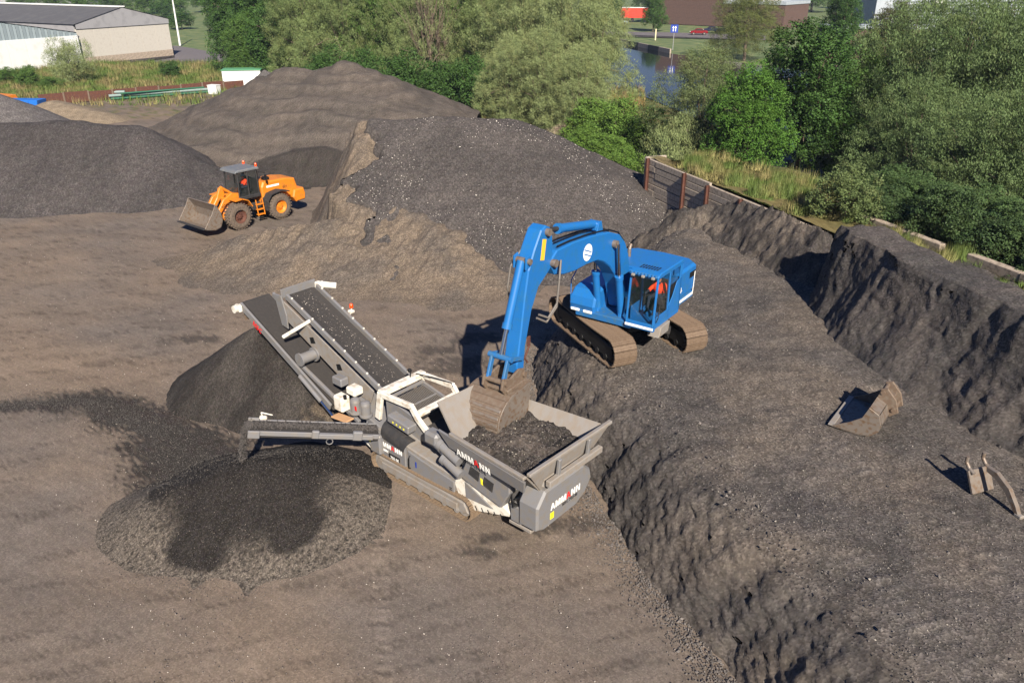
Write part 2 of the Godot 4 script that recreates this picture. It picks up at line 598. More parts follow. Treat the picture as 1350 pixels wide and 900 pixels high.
	mat("asphalt", Color(0.36, 0.34, 0.34), 0.9)
	var lf := mat("leaf", Color.WHITE, 0.6)
	lf.vertex_color_use_as_albedo = true
	lf.backlight_enabled = true
	lf.backlight = Color(0.30, 0.36, 0.10)
	lf.metallic_specular = 0.3
	paint("bark", Color(0.36, 0.31, 0.26), Color(0.52, 0.48, 0.42), 0.5, 0.95)
# ---------------------------------------------------------------- setting
const BENCH_EDGE := [[8.2, -5.0], [5.9, -10.0], [4.95, -13.0], [3.6, -16.4], [2.75, -19.0], [2.24, -20.8], [1.25, -24.0], [0.75, -26.4], [0.95, -29.0], [2.1, -31.3], [4.0, -34.5], [5.6, -38.0], [7.2, -41.5], [8.2, -45.0], [8.6, -50.0]]
const BANK_FOOT := [[20.5, -4.0], [17.6, -10.0], [15.3, -15.0], [13.95, -18.9], [13.25, -20.2], [12.8, -22.0], [12.0, -23.6], [11.8, -26.6], [12.0, -29.2], [12.6, -32.0]]
const BANK_TOP := [[22.6, -4.0], [19.4, -10.0], [17.0, -15.0], [14.85, -21.1], [14.3, -22.7], [13.85, -25.0], [13.3, -26.4], [13.0, -28.2], [12.8, -30.0], [13.1, -32.0]]
const BENCH_H := 2.4

func wall_x(z: float) -> float: return 8.42 + (z + 48.3) * 0.372

func bench_top(x: float, z: float) -> float:
	return BENCH_H + 0.10 * na(x, z, 2.6) + 0.022 * na(x + 40, z, 14.0) + 0.010 * na(x, z + 9, 40.0) + bench_track(x, z) * 0.05

func bench_track(x: float, z: float) -> float:    # crawler prints pressed into the bench
	var out := 0.0
	for t in [[Vector2(9.5, -16.6), Vector2(11.4, -11.4)], [Vector2(7.4, -15.2), Vector2(9.4, -9.6)], [Vector2(8.2, -21.0), Vector2(9.3, -17.6)]]:
		var ab: Vector2 = t[1] - t[0]
		var p: Vector2 = Vector2(x, z) - t[0]
		var s := p.dot(ab) / ab.length()
		var d := absf(p.cross(ab) / ab.length())
		if s > 0.0 and s < ab.length() and d < 0.45:
			out += (0.5 + 0.5 * sin(s * TAU / 0.34)) * (0.55 + na(x, z, 6.0) * 1.2)
	return out

func build_ground() -> void:
	var brown := Color(0.190, 0.148, 0.113)
	var grey := Color(0.157, 0.132, 0.112)
	var sandy := Color(0.235, 0.180, 0.132)
	var dark := Color(0.036, 0.032, 0.029)
	var grass := Color(0.075, 0.105, 0.030)
	var straw := Color(0.200, 0.160, 0.070)
	var tail := [Vector2(-19.5, -25.3), Vector2(-15.6, -25.9), Vector2(-12.6, -24.2), Vector2(-10.2, -21.6), Vector2(-8.8, -19.6)]
	var tail_w := [0.3, 0.8, 1.4, 2.0, 1.9]
	var rows := 430
	var cols := 420
	var pos := func(i, j):
		var z: float = -7.0 * pow(19.0, float(i) / (rows - 1))
		var half: float = 0.74 * absf(z) + 4.0
		var x: float = lerpf(-half, half, float(j) / (cols - 1))
		var y: float = 0.035 * na(x, z, 1.6) + 0.010 * na(x, z + 31, 8.0) + 0.004 * na(x + 5, z, 34.0)
		var d: float = x - lerpf(-4.05, -2.85, (z + 19.7) / 6.7)     # tyre print with lugs
		if absf(d) < 0.22 and z > -19.7:
			y += 0.014 * sin(z * TAU / 0.30) - 0.012
		for rut in [-6.6, -8.2, 1.2]:
			var e: float = x - rut - (z + 15.0) * 0.06 - 0.3 * na(rut, z, 0.8)
			if z > -18.0: y -= 0.045 * exp(-e * e / 0.06)
		return Vector3(x, y, z)
	var col := func(p: Vector3, _n):
		var x := p.x
		var z := p.z
		var t := clampf(0.5 + 0.9 * na(x * 0.8 + z * 0.12, z * 1.2 - x * 0.2, 0.9), 0.0, 1.0)
		var c := brown.lerp(grey, t)
		c = c.lerp(sandy, clampf(0.12 + 0.6 * na(x + 70, z * 1.1, 0.7), 0.0, 0.5))
		var streak := na(x * 0.5 + z * 0.22 + 12, z * 2.3 - x * 0.55, 2.4)
		c = tint(c, 1.0 + (0.13 if x < -3.0 else 0.07) * streak)
		c = tint(c, 1.0 + 0.07 * na(x, z, 6.0) + 0.08 * nc(x, z, 30.0) + 0.07 * nc(x + 9, z, 85.0))
		var stroke := nc(x * 0.35 - z * 0.25, z * 2.6 + x * 0.9, 5.0)
		if stroke > 0.30: c = tint(c, 1.0 - minf(0.3, (stroke - 0.30) * 1.6) * (0.6 + nc(x, z, 60.0)))
		var best := 9.0
		for k in tail.size() - 1:
			var ab: Vector2 = tail[k + 1] - tail[k]
			var s := clampf((Vector2(x, z) - tail[k]).dot(ab) / ab.length_squared(), 0.0, 1.0)
			best = minf(best, (Vector2(x, z) - tail[k] - ab * s).length() / lerpf(tail_w[k], tail_w[k + 1], s))
		var e := best + 0.30 * na(x, z, 5.0) + 0.45 * nc(x, z, 45.0)
		c = c.lerp(dark, clampf((1.08 - e) * 2.6, 0.0, 0.97))
		for w in [[-1.6, -31.4, 1.5, 0.7], [-3.3, -30.2, 1.3, 0.6], [-2.2, -28.7, 2.0, 0.9], [-0.7, -18.0, 0.6, 0.3], [0.6, -18.4, 0.5, 0.3], [-0.9, -17.4, 0.7, 0.35], [2.0, -18.6, 1.1, 0.5], [-13.6, -31.2, 1.4, 0.5]]:
			var q := Vector2((x - w[0]) / w[2], (z - w[1]) / w[3]).length() + 0.55 * na(x, z, 8.0) + 0.5 * nc(x, z, 40.0)
			c = c.lerp(Color(0.060, 0.052, 0.046), clampf((1.0 - q) * 1.6, 0.0, 0.8))
		var d: float = x - lerpf(-4.05, -2.85, (z + 19.7) / 6.7)
		if absf(d) < 0.22 and z > -19.7 and sin(z * TAU / 0.30) + na(x, z, 20.0) * 1.5 > 0.2:
			c = tint(c, 1.22)
		var verge := -103.2 - 0.88 * (x + 59.0) + 2.0 * na(x, z, 3.0)
		if x > -40.0: verge = -119.0
		if x > -14.0: verge = lerpf(-91.0, -71.0, clampf((x + 11.0) / 18.0, 0.0, 1.0)) + 4.0 * na(x, z, 3.0)
		var g := clampf((verge - z) * 0.8 + 2.0 * na(x, z, 8.0), 0.0, 1.0)
		if x < -20.0 and z < -88.0: g = maxf(g, clampf(1.4 * na(x, z, 5.0) + 0.012 * (-88.0 - z), 0.0, 0.8))
		return c.lerp(grass.lerp(straw, clampf(0.35 + 1.3 * na(x, z, 4.0), 0.0, 1.0)), g)
	solo("ground", grid_mesh(rows, cols, pos, col), M.yard, "", "", "", "structure")
	var b := B.new()
	b.quad(Vector3(-900, -0.12, -90), Vector3(900, -0.12, -90), Vector3(900, -0.12, -1400), Vector3(-900, -0.12, -1400), Vector3.UP)
	b.quad(Vector3(-900, -0.35, 40), Vector3(900, -0.35, 40), Vector3(900, -0.35, -90), Vector3(-900, -0.35, -90), Vector3.UP)
	solo("field", b.mesh(), M.meadow, "", "", "", "structure")

func build_bench() -> void:
	# profile of the dug face, then the flat top, as (offset from the foot, height)
	var prof := [Vector2(-0.3, -0.35), Vector2(0.0, 0.0), Vector2(0.30, 0.5), Vector2(0.60, 1.0), Vector2(0.92, 1.5), Vector2(1.30, 1.88), Vector2(1.9, 2.22), Vector2(2.6, BENCH_H)]
	var pts := PackedVector2Array()
	for k in prof.size() - 1:
		var steps := maxi(1, int((prof[k + 1] - prof[k]).length() / 0.062))
		for s in steps: pts.append(prof[k].lerp(prof[k + 1], float(s) / steps))
	var o := 2.6
	while o < 15.5:
		pts.append(Vector2(o, BENCH_H)); o += 0.085 + 0.004 * o
	var z0 := -48.0
	var z1 := -6.5
	var rows := int((z1 - z0) / 0.10)
	var tan_c := Color(0.160, 0.135, 0.112)
	var gry := Color(0.128, 0.114, 0.103)
	var face := Color(0.098, 0.089, 0.082)
	var pos := func(i, j):
		var z: float = lerpf(z0, z1, float(i) / (rows - 1))
		var q: Vector2 = pts[j]
		var x: float = line_x(BENCH_EDGE, z) + q.x + 0.30 * na(3.0, z, 1.6) + 0.10 * na(8.0, z, 6.0)
		var y := q.y
		var f := smoothstep(-0.25, 0.1, q.y) * (1.0 - smoothstep(1.2, 2.9, q.x))
		if f > 0.0:
			var r1 := nb(x, y * 0.8, z, 5.0)
			var r2 := 1.0 - 2.0 * absf(nb(x + y * 0.8, y * 0.45, z - y * 0.35, 11.0))
			var r3 := nb(x, y, z, 36.0)
			var r4 := 1.0 - 2.0 * absf(nb(x + 20.0, y * 0.6, z - y * 0.5, 24.0))
			var dsp := f * (0.08 * r1 + 0.05 * r2 + 0.015 * r3 + 0.035 * r4)
			x -= dsp
			y += dsp * 0.45 + f * 0.03 * r3
		if q.x > 1.2:
			y += (bench_top(x, z) - BENCH_H) * smoothstep(1.2, 2.4, q.x)
		return Vector3(x, y, z)
	var col := func(p: Vector3, n: Vector3):
		var t := clampf(0.5 + 1.3 * na(p.x, p.z, 1.6), 0.0, 1.0)
		var c := tan_c.lerp(gry, t)
		c = c.lerp(face, clampf(0.18 + 1.5 * na(p.x + 21.0, p.z - p.y, 2.0), 0.0, 0.8))
		if bench_track(p.x, p.z) > 0.5: c = tint(c, 1.28)
		return tint(c, 1.0 + 0.20 * na(p.x, p.z, 9.0) + 0.16 * nc(p.x, p.z + p.y, 34.0) + 0.12 * nc(p.x, p.z, 90.0))
	solo("spoil_bench", grid_mesh(rows, pts.size(), pos, col), M.soil, "flat-topped bench of dark compacted spoil that carries the blue excavator", "bench")

func build_bank() -> void:
	var n_face := 62
	var rows := 285
	var z0 := -32.0
	var z1 := -5.0
	var cols := n_face + 34
	var pos := func(i, j):
		var z: float = lerpf(z0, z1, float(i) / (rows - 1))
		var xf: float = line_x(BANK_FOOT, z) + 0.25 * na(z, 4.0, 4.0)
		var xt: float = line_x(BANK_TOP, z) + 0.35 * na(z, 9.0, 3.0)
		var x: float; var y: float; var f := 0.0
		if j <= n_face:
			var t := float(j) / n_face
			var s := pow(t, 1.35) * 0.62 + t * 0.38
			x = lerpf(xf - 0.25, xt, 1.0 - pow(1.0 - t, 1.35)); y = lerpf(BENCH_H - 0.3, 5.5, lerpf(t, s, 0.35))
			f = smoothstep(0.0, 0.10, t) * (1.0 - smoothstep(0.9, 1.02, t))
		else:
			var k := float(j - n_face) / 33.0
			x = xt + 5.0 * k
			y = 5.5 - 1.35 * smoothstep(0.25, 0.8, k) + 0.07 * na(x, z, 4.0) + 0.03 * na(x, z, 14.0)
		if f > 0.0:
			var gully := 1.0 - 2.0 * absf(nb(x * 0.3, y * 0.25, z + y * 0.45, 2.4))
			var dsp := f * (0.08 * nb(x, y, z, 3.4) + 0.09 * gully + 0.045 * (1.0 - 2.0 * absf(nb(x, y * 0.6, z + 7.0, 13.0))) + 0.022 * nb(x, y * 0.7, z, 26.0))
			x -= dsp; y += dsp * 0.4
		var e := smoothstep(-31.6, -30.0, z + 0.7 * nb(x, y, 3.0, 6.0) + 0.04 * (x - 13.0))
		y = lerpf(BENCH_H - 0.35, y, e)
		return Vector3(x, y, z)
	var col := func(p: Vector3, n: Vector3):
		var c := Color(0.090, 0.083, 0.078).lerp(Color(0.118, 0.104, 0.094), clampf(0.4 + 1.8 * nb(p.x, p.y, p.z, 2.6), 0.0, 1.0))
		return tint(c, 1.0 + 0.2 * nb(p.x, p.y, p.z, 16.0) + 0.22 * nb(p.x, p.y, p.z, 60.0))
	solo("spoil_bank", grid_mesh(rows, cols, pos, col), M.soil, "high steep bank of dark broken asphalt with a grey level top", "bank")

func heap_thing(called: String, label: String, m: Material, box: Array, step: float, h: Callable, c: Callable, group := "") -> MeshInstance3D:
	return solo(called, field_mesh(box[0], box[1], box[2], box[3], step, h, c), m, label, "gravel pile", group)

# heights that more than one builder needs
func h_fines(x, z):
	var h := heap(x, z, [[Vector3(-6.9, 1.55, -19.6), Vector3(-8.2, 1.38, -19.5)], [Vector3(-8.2, 1.38, -19.5), Vector3(-9.6, 1.0, -19.0)]], 0.52, 0.4) + 0.05 * na(x, z, 3.0) + 0.012 * na(x, z, 18.0)
	return 0.5 * (h + sqrt(h * h + 0.03)) - 0.075
func h_middlings(x, z): return heap(x, z, [[Vector3(-9.6, 2.35, -27.2), Vector3(-8.3, 1.6, -25.8)], [Vector3(-8.3, 1.6, -25.8), Vector3(-7.0, 0.7, -24.4)]], 0.70, 0.2) + 0.05 * na(x, z, 4.0) + 0.02 * na(x, z, 20.0)
func h_crushed(x, z):
	var k: float = lerpf(0.435 if z > -51.8 else 0.6, 2.2, smoothstep(-8.5, -9.6, x + 1.8 * na(3.0, z, 2.4)))
	return heap(x, z, [[Vector3(-8.8, 6.0, -51.4), Vector3(-0.2, 6.05, -51.6)], [Vector3(-0.2, 6.05, -51.6), Vector3(9.0, 1.45, -50.2)]], k, 0.4) + 0.16 * na(x, z, 1.5) + 0.05 * na(x, z, 6.0)
func h_flank(x, z):
	var r: float = 1.0 - 2.0 * absf(na(x + z * 0.3, z * 0.5, 4.5))
	var k: float = lerpf(0.40, 1.75, smoothstep(-9.3, -10.2, x + 1.6 * na(x, z, 2.5)) * smoothstep(-42.0, -45.0, z))
	var h := heap(x, z, [[Vector3(-9.2, 5.95, -51.2), Vector3(-9.5, 4.1, -47.4)], [Vector3(-9.5, 4.1, -47.4), Vector3(-8.9, 2.5, -43.6)], [Vector3(-9.3, 3.2, -45.6), Vector3(-3.6, 2.0, -41.2)], [Vector3(-8.9, 2.5, -43.6), Vector3(-8.4, 0.9, -39.5)]], k, 0.5)
	h += 0.20 * na(x, z, 2.2) + 0.15 * r * smoothstep(0.2, 1.6, h)
	return 0.5 * (h + sqrt(h * h + 0.30)) - 0.15 + 0.05 * na(x, z, 12.0) * smoothstep(-0.2, 0.5, h)

func build_heaps() -> void:
	var grain := func(p: Vector3) -> float: return 1.0 + 0.14 * na(p.x, p.z, 10.0) + 0.16 * nc(p.x, p.z, 40.0) + 0.12 * nc(p.x + 3, p.z, 100.0)
	# below the short side conveyor: dark fines with spokes of coarser, paler stone at the foot
	heap_thing("fines_pile", "low fan-shaped heap of black fines below the short side conveyor", M.fine, [-12.6, -3.6, -23.6, -15.6], 0.055, h_fines,
		func(p: Vector3, _n):
			var r := Vector2(p.x + 7.7, p.z + 19.5)
			var a := atan2(r.y, r.x)
			var spoke := sin(a * 5.0 + 1.0 + 1.3 * na(p.x, p.z, 2.0)) + 0.3 + 1.2 * smoothstep(2.7, 3.2, r.length())
			var k := clampf((r.length() - 2.0) * 0.8, 0.0, 1.0) * clampf(spoke * 1.5, 0.0, 1.0) * (1.0 if r.y > -0.8 else 0.0)
			k = clampf(k + 1.3 * nc(p.x, p.z, 60.0) * k, 0.0, 0.9)
			return tint(Color(0.036, 0.032, 0.029).lerp(Color(0.185, 0.158, 0.130), k), grain.call(p)))
	heap_thing("middlings_pile", "smooth dark cone of fine gravel under the conveyor with red letters", M.fine, [-14.4, -5.4, -31.6, -22.6], 0.06, h_middlings,
		func(p: Vector3, _n):
			var k := clampf(0.35 + 1.5 * na(p.x * 1.4, p.z * 0.7, 2.0), 0.0, 1.0)
			var s := clampf((0.75 - Vector2((p.x + 6.9) / 0.9, (p.z + 24.2) / 1.0).length() + na(p.x, p.z, 6.0)) * 2.0, 0.0, 0.8)
			return tint(Color(0.046, 0.041, 0.037).lerp(Color(0.074, 0.066, 0.059), k).lerp(Color(0.17, 0.135, 0.1), s), grain.call(p)))
	# left: long ridge of grey gravel, and two heaps behind it
	heap_thing("gravel_ridge", "long purple-grey gravel heap beside the orange wheel loader", M.gravel, [-56.0, -17.0, -68.0, -49.0], 0.16,
		func(x, z): return heap(x, z, [[Vector3(-60, 4.3, -57.8), Vector3(-33, 4.75, -58.2)], [Vector3(-33, 4.75, -58.2), Vector3(-27.0, 4.2, -58.4)], [Vector3(-27.0, 4.2, -58.4), Vector3(-22.5, 1.9, -57.6)]], 0.63, 0.8) + 0.25 * na(x, z, 1.2) + 0.04 * na(x, z, 8.0),
		func(p: Vector3, _n): return tint(Color(0.094, 0.084, 0.081).lerp(Color(0.074, 0.067, 0.065), clampf(0.5 + na(p.x, p.z * 0.4, 2.0), 0.0, 1.0)), grain.call(p)))
	heap_thing("pale_gravel_pile", "paler grey gravel heap behind the long purple-grey one", M.gravel, [-60.0, -34.0, -86.0, -62.0], 0.25,
		func(x, z): return heap(x, z, [[Vector3(-60, 5.2, -72.0), Vector3(-46.5, 4.9, -72.5)]], 0.56, 0.8) + 0.2 * na(x, z, 1.2),
		func(p: Vector3, _n): return tint(Color(0.165, 0.152, 0.146), grain.call(p)))
	heap_thing("sand_pile", "low beige sand heap between the blue skip and the pipes", M.fine, [-58.0, -36.0, -98.0, -80.0], 0.25,
		func(x, z): return heap(x, z, [[Vector3(-49.5, 1.75, -88.8), Vector3(-44.5, 1.0, -86.8)]], 0.33, 0.6) + 0.08 * na(x, z, 2.0),
		func(p: Vector3, _n): return tint(Color(0.300, 0.240, 0.170), grain.call(p)))
	# middle: the great brown heap tipped in lifts, dug into at its foot
	var h_brown := func(x, z):
		var h := heap(x, z, [[Vector3(-19.4, 6.8, -72.5), Vector3(-16.8, 6.45, -72.3)], [Vector3(-16.8, 6.45, -72.3), Vector3(-14.6, 7.25, -72.6)], [Vector3(-14.6, 7.25, -72.6), Vector3(-11.6, 4.9, -75.0)], [Vector3(-19.4, 6.8, -72.5), Vector3(-25.5, 4.3, -75.0)]], 0.435, 1.2)
		var w: float = h + 0.5 * na(x, z, 0.9) + 0.10 * sin(x * 0.9)
		h += 0.10 * sin(w * TAU / 0.9) * smoothstep(0.5, 2.0, h) + 0.14 * na(x, z, 2.0) + 0.03 * na(x, z, 9.0)
		var d := Vector2((x + 14.3) * 0.78, z + 55.6).length()
		return minf(h, maxf(0.0, (d - 2.6) * 1.15))
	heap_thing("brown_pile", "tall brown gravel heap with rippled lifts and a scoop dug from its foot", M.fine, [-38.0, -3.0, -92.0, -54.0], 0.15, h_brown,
		func(p: Vector3, n: Vector3):
			var c := Color(0.146, 0.123, 0.104).lerp(Color(0.120, 0.104, 0.090), clampf(0.5 + 1.2 * na(p.x, p.z, 1.3), 0.0, 1.0))
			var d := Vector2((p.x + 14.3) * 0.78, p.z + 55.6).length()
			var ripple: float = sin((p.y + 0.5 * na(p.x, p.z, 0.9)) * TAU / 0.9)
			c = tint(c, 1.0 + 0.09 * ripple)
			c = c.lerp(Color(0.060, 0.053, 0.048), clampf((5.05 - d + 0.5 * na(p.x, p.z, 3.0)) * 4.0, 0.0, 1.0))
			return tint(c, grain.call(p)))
	heap_thing("weathered_pile", "weathered grey heap leaning on the far side of the tall brown one", M.soil, [-42.0, -16.0, -100.0, -74.0], 0.25,
		func(x, z): return heap(x, z, [[Vector3(-25.0, 5.2, -84.5), Vector3(-31.0, 1.6, -83.0)]], 0.6, 0.6) + 0.35 * na(x, z, 2.5) + 0.15 * na(x, z, 8.0),
		func(p: Vector3, _n): return tint(Color(0.150, 0.140, 0.134), grain.call(p)))
	# middle: crushed asphalt ramp with white flecks, and its brown eroded flank
	heap_thing("crushed_asphalt_pile", "wide sloping heap of grey crushed asphalt flecked with white stones", M.gravel, [-22.0, 12.5, -63.0, -34.0], 0.12, h_crushed,
		func(p: Vector3, _n): return tint(Color(0.110, 0.098, 0.091).lerp(Color(0.089, 0.080, 0.075), clampf(0.5 + 1.4 * na(p.x, p.z, 1.6), 0.0, 1.0)), grain.call(p)))
	heap_thing("eroded_flank_pile", "brown gullied fan of soil spreading from the grey crushed heap", M.soil, [-24.0, 5.0, -56.0, -31.5], 0.10, h_flank,
		func(p: Vector3, n: Vector3):
			var c := Color(0.196, 0.156, 0.118).lerp(Color(0.150, 0.126, 0.104), clampf(0.35 + 1.5 * na(p.x, p.z, 2.2), 0.0, 1.0))
			return tint(c, grain.call(p)))
	# against the plank wall
	heap_thing("wall_heap", "dark slumped heap leaning against the plank retaining wall", M.soil, [5.2, 14.6, -46.5, -31.0], 0.075,
		func(x, z):
			if x > wall_x(z) - 0.06: return -1.0
			var r: float = 1.0 - 2.0 * absf(na(x * 1.4, z * 0.7, 6.0))
			var h := heap(x, z, [[Vector3(8.9, 2.9, -40.8), Vector3(10.8, 3.3, -40.6)], [Vector3(10.8, 3.3, -40.6), Vector3(12.3, 4.3, -39.4)], [Vector3(12.3, 4.3, -39.4), Vector3(14.1, 4.3, -33.8)]], 0.86, 0.35)
			return h + 0.30 * na(x, z, 3.0) + 0.14 * r + 0.07 * na(x, z, 14.0),
		func(p: Vector3, _n):
			var c := Color(0.074, 0.066, 0.060).lerp(Color(0.138, 0.117, 0.097), clampf(0.35 + 1.7 * na(p.x, p.z, 2.6), 0.0, 1.0))
			return tint(c, grain.call(p)))

func build_stones() -> void:
	var sm := stone_mesh(3)
	var x := []
	var c := []
	# pale flecks lying on the crushed heap
	for i in 5200:
		var p := Vector2(rng.randf_range(-11, 9), rng.randf_range(-51.5, -37.5))
		var cl := 0.5 + na(p.x, p.y, 1.2)
		if rng.randf() > cl * cl * 1.6: continue
		var h: float = h_crushed(p.x, p.y)
		if h < 0.15 or h < h_flank(p.x, p.y): continue
		var s := rng.randf_range(0.028, 0.06) * (1.5 if rng.randf() < 0.03 else 1.0)
		x.append(Transform3D(rot().scaled(Vector3.ONE * s), Vector3(p.x, h + s * 0.2, p.y)))
		c.append(Color(0.62, 0.58, 0.52) if rng.randf() < 0.38 else tint(Color(0.2, 0.18, 0.17), rng.randf_range(0.6, 1.4)))
	var o := scatter(self, "loose_stones", sm, M.stone, x, c)
	tag(o, "pale loose stones strewn over the grey crushed heap", "stones", "", "stuff")
	x = []; c = []
	# coarse grains round the foot and on the spokes of the fines heap, and along its drifted tail
	for i in 13000:
		var a := rng.randf() * TAU
		var r := sqrt(rng.randf()) * 4.1
		var p := Vector2(-7.7 + cos(a) * r * 1.05, -19.5 + sin(a) * r)
		var h := maxf(h_fines(p.x, p.y), 0.0)
		if p.y < -22.4: continue
		var e := absf(r - 3.3)
		if h <= 0.0 and rng.randf() > exp(-e * 3.0): continue
		var s := rng.randf_range(0.012, 0.034)
		var spoke := sin(a * 5.0 + 1.0) + 0.3
		x.append(Transform3D(rot().scaled(Vector3.ONE * s), Vector3(p.x, h + s * 0.2, p.y)))
		c.append(tint(Color(0.15, 0.13, 0.108), rng.randf_range(0.7, 1.25)) if rng.randf() < (0.50 if spoke > 0.25 and sin(a) > -0.2 and r > 2.3 + 0.7 * nc(p.x, p.y, 8.0) else 0.06) else tint(Color(0.040, 0.036, 0.033), rng.randf_range(0.6, 1.5)))
	for i in 15000:
		var t := rng.randf()
		var p := Vector2(-19.5, -25.3).bezier_interpolate(Vector2(-14.0, -27.3), Vector2(-11.5, -22.6), Vector2(-8.8, -19.6), t)
		p += Vector2(rng.randfn(), rng.randfn()) * lerpf(0.35, 1.05, t)
		var h := maxf(h_fines(p.x, p.y), maxf(h_middlings(p.x, p.y), 0.0))
		if h > 0.1: continue
		var s := rng.randf_range(0.014, 0.036)
		x.append(Transform3D(rot().scaled(Vector3.ONE * s), Vector3(p.x, h + 0.02, p.y)))
		c.append(tint(Color(0.05, 0.045, 0.041), rng.randf_range(0.6, 1.6)))
	o = scatter(self, "coarse_grains", sm, M.stone, x, c)
	tag(o, "coarse grains rolled to the foot of the black fines heap", "stones", "", "stuff")
	x = []; c = []
	# clods and pebbles on the bench and its dug face, and on the yard
	for i in 9000:
		var z := rng.randf_range(-40.0, -8.0)
		var p := Vector2(line_x(BENCH_EDGE, z) + 1.6 + absf(rng.randfn()) * 4.5, z)
		if p.x > line_x(BANK_FOOT, z) - 0.2: continue
		var s := rng.randf_range(0.02, 0.05) * (2.2 if rng.randf() < 0.03 else 1.0)
		x.append(Transform3D(rot().scaled(Vector3.ONE * s), Vector3(p.x, bench_top(p.x, z) + s * 0.15, z)))
		c.append(Color(0.26, 0.235, 0.20) if rng.randf() < 0.04 else tint(Color(0.105, 0.094, 0.085), rng.randf_range(0.5, 1.6)))
	for i in 9000:
		var z := rng.randf_range(-34.0, -9.0)
		var p := Vector2(line_x(BENCH_EDGE, z) + 0.1 - absf(rng.randfn()) * 0.5, z)
		var s := rng.randf_range(0.02, 0.06) * (2.0 if rng.randf() < 0.05 else 1.0)
		x.append(Transform3D(rot().scaled(Vector3.ONE * s), Vector3(p.x, 0.02 + s * 0.2, z)))
		c.append(tint(Color(0.09, 0.08, 0.073), rng.randf_range(0.5, 1.6)))
	for i in 9000:
		var z := -rng.randf_range(9.0, 46.0)
		var p := Vector2(rng.randf_range(-0.7, 0.15) * absf(z), z)
		if maxf(maxf(h_fines(p.x, z), h_middlings(p.x, z)), h_flank(p.x, z)) > 0.0 or p.x > line_x(BENCH_EDGE, z): continue
		var s := rng.randf_range(0.015, 0.04)
		x.append(Transform3D(rot().scaled(Vector3.ONE * s), Vector3(p.x, 0.02 + s * 0.2, z)))
		c.append(Color(0.42, 0.38, 0.33) if rng.randf() < 0.12 else tint(Color(0.13, 0.11, 0.095), rng.randf_range(0.5, 1.5)))
	o = scatter(self, "pebbles", sm, M.stone, x, c)
	tag(o, "pebbles and clods lying on the bench and the yard", "stones", "", "stuff")

# ---------------------------------------------------------------- excavator
func V2(a: Array) -> Array:
	var o := []
	for i in range(0, a.size(), 2): o.append(Vector2(a[i], a[i + 1]))
	return o

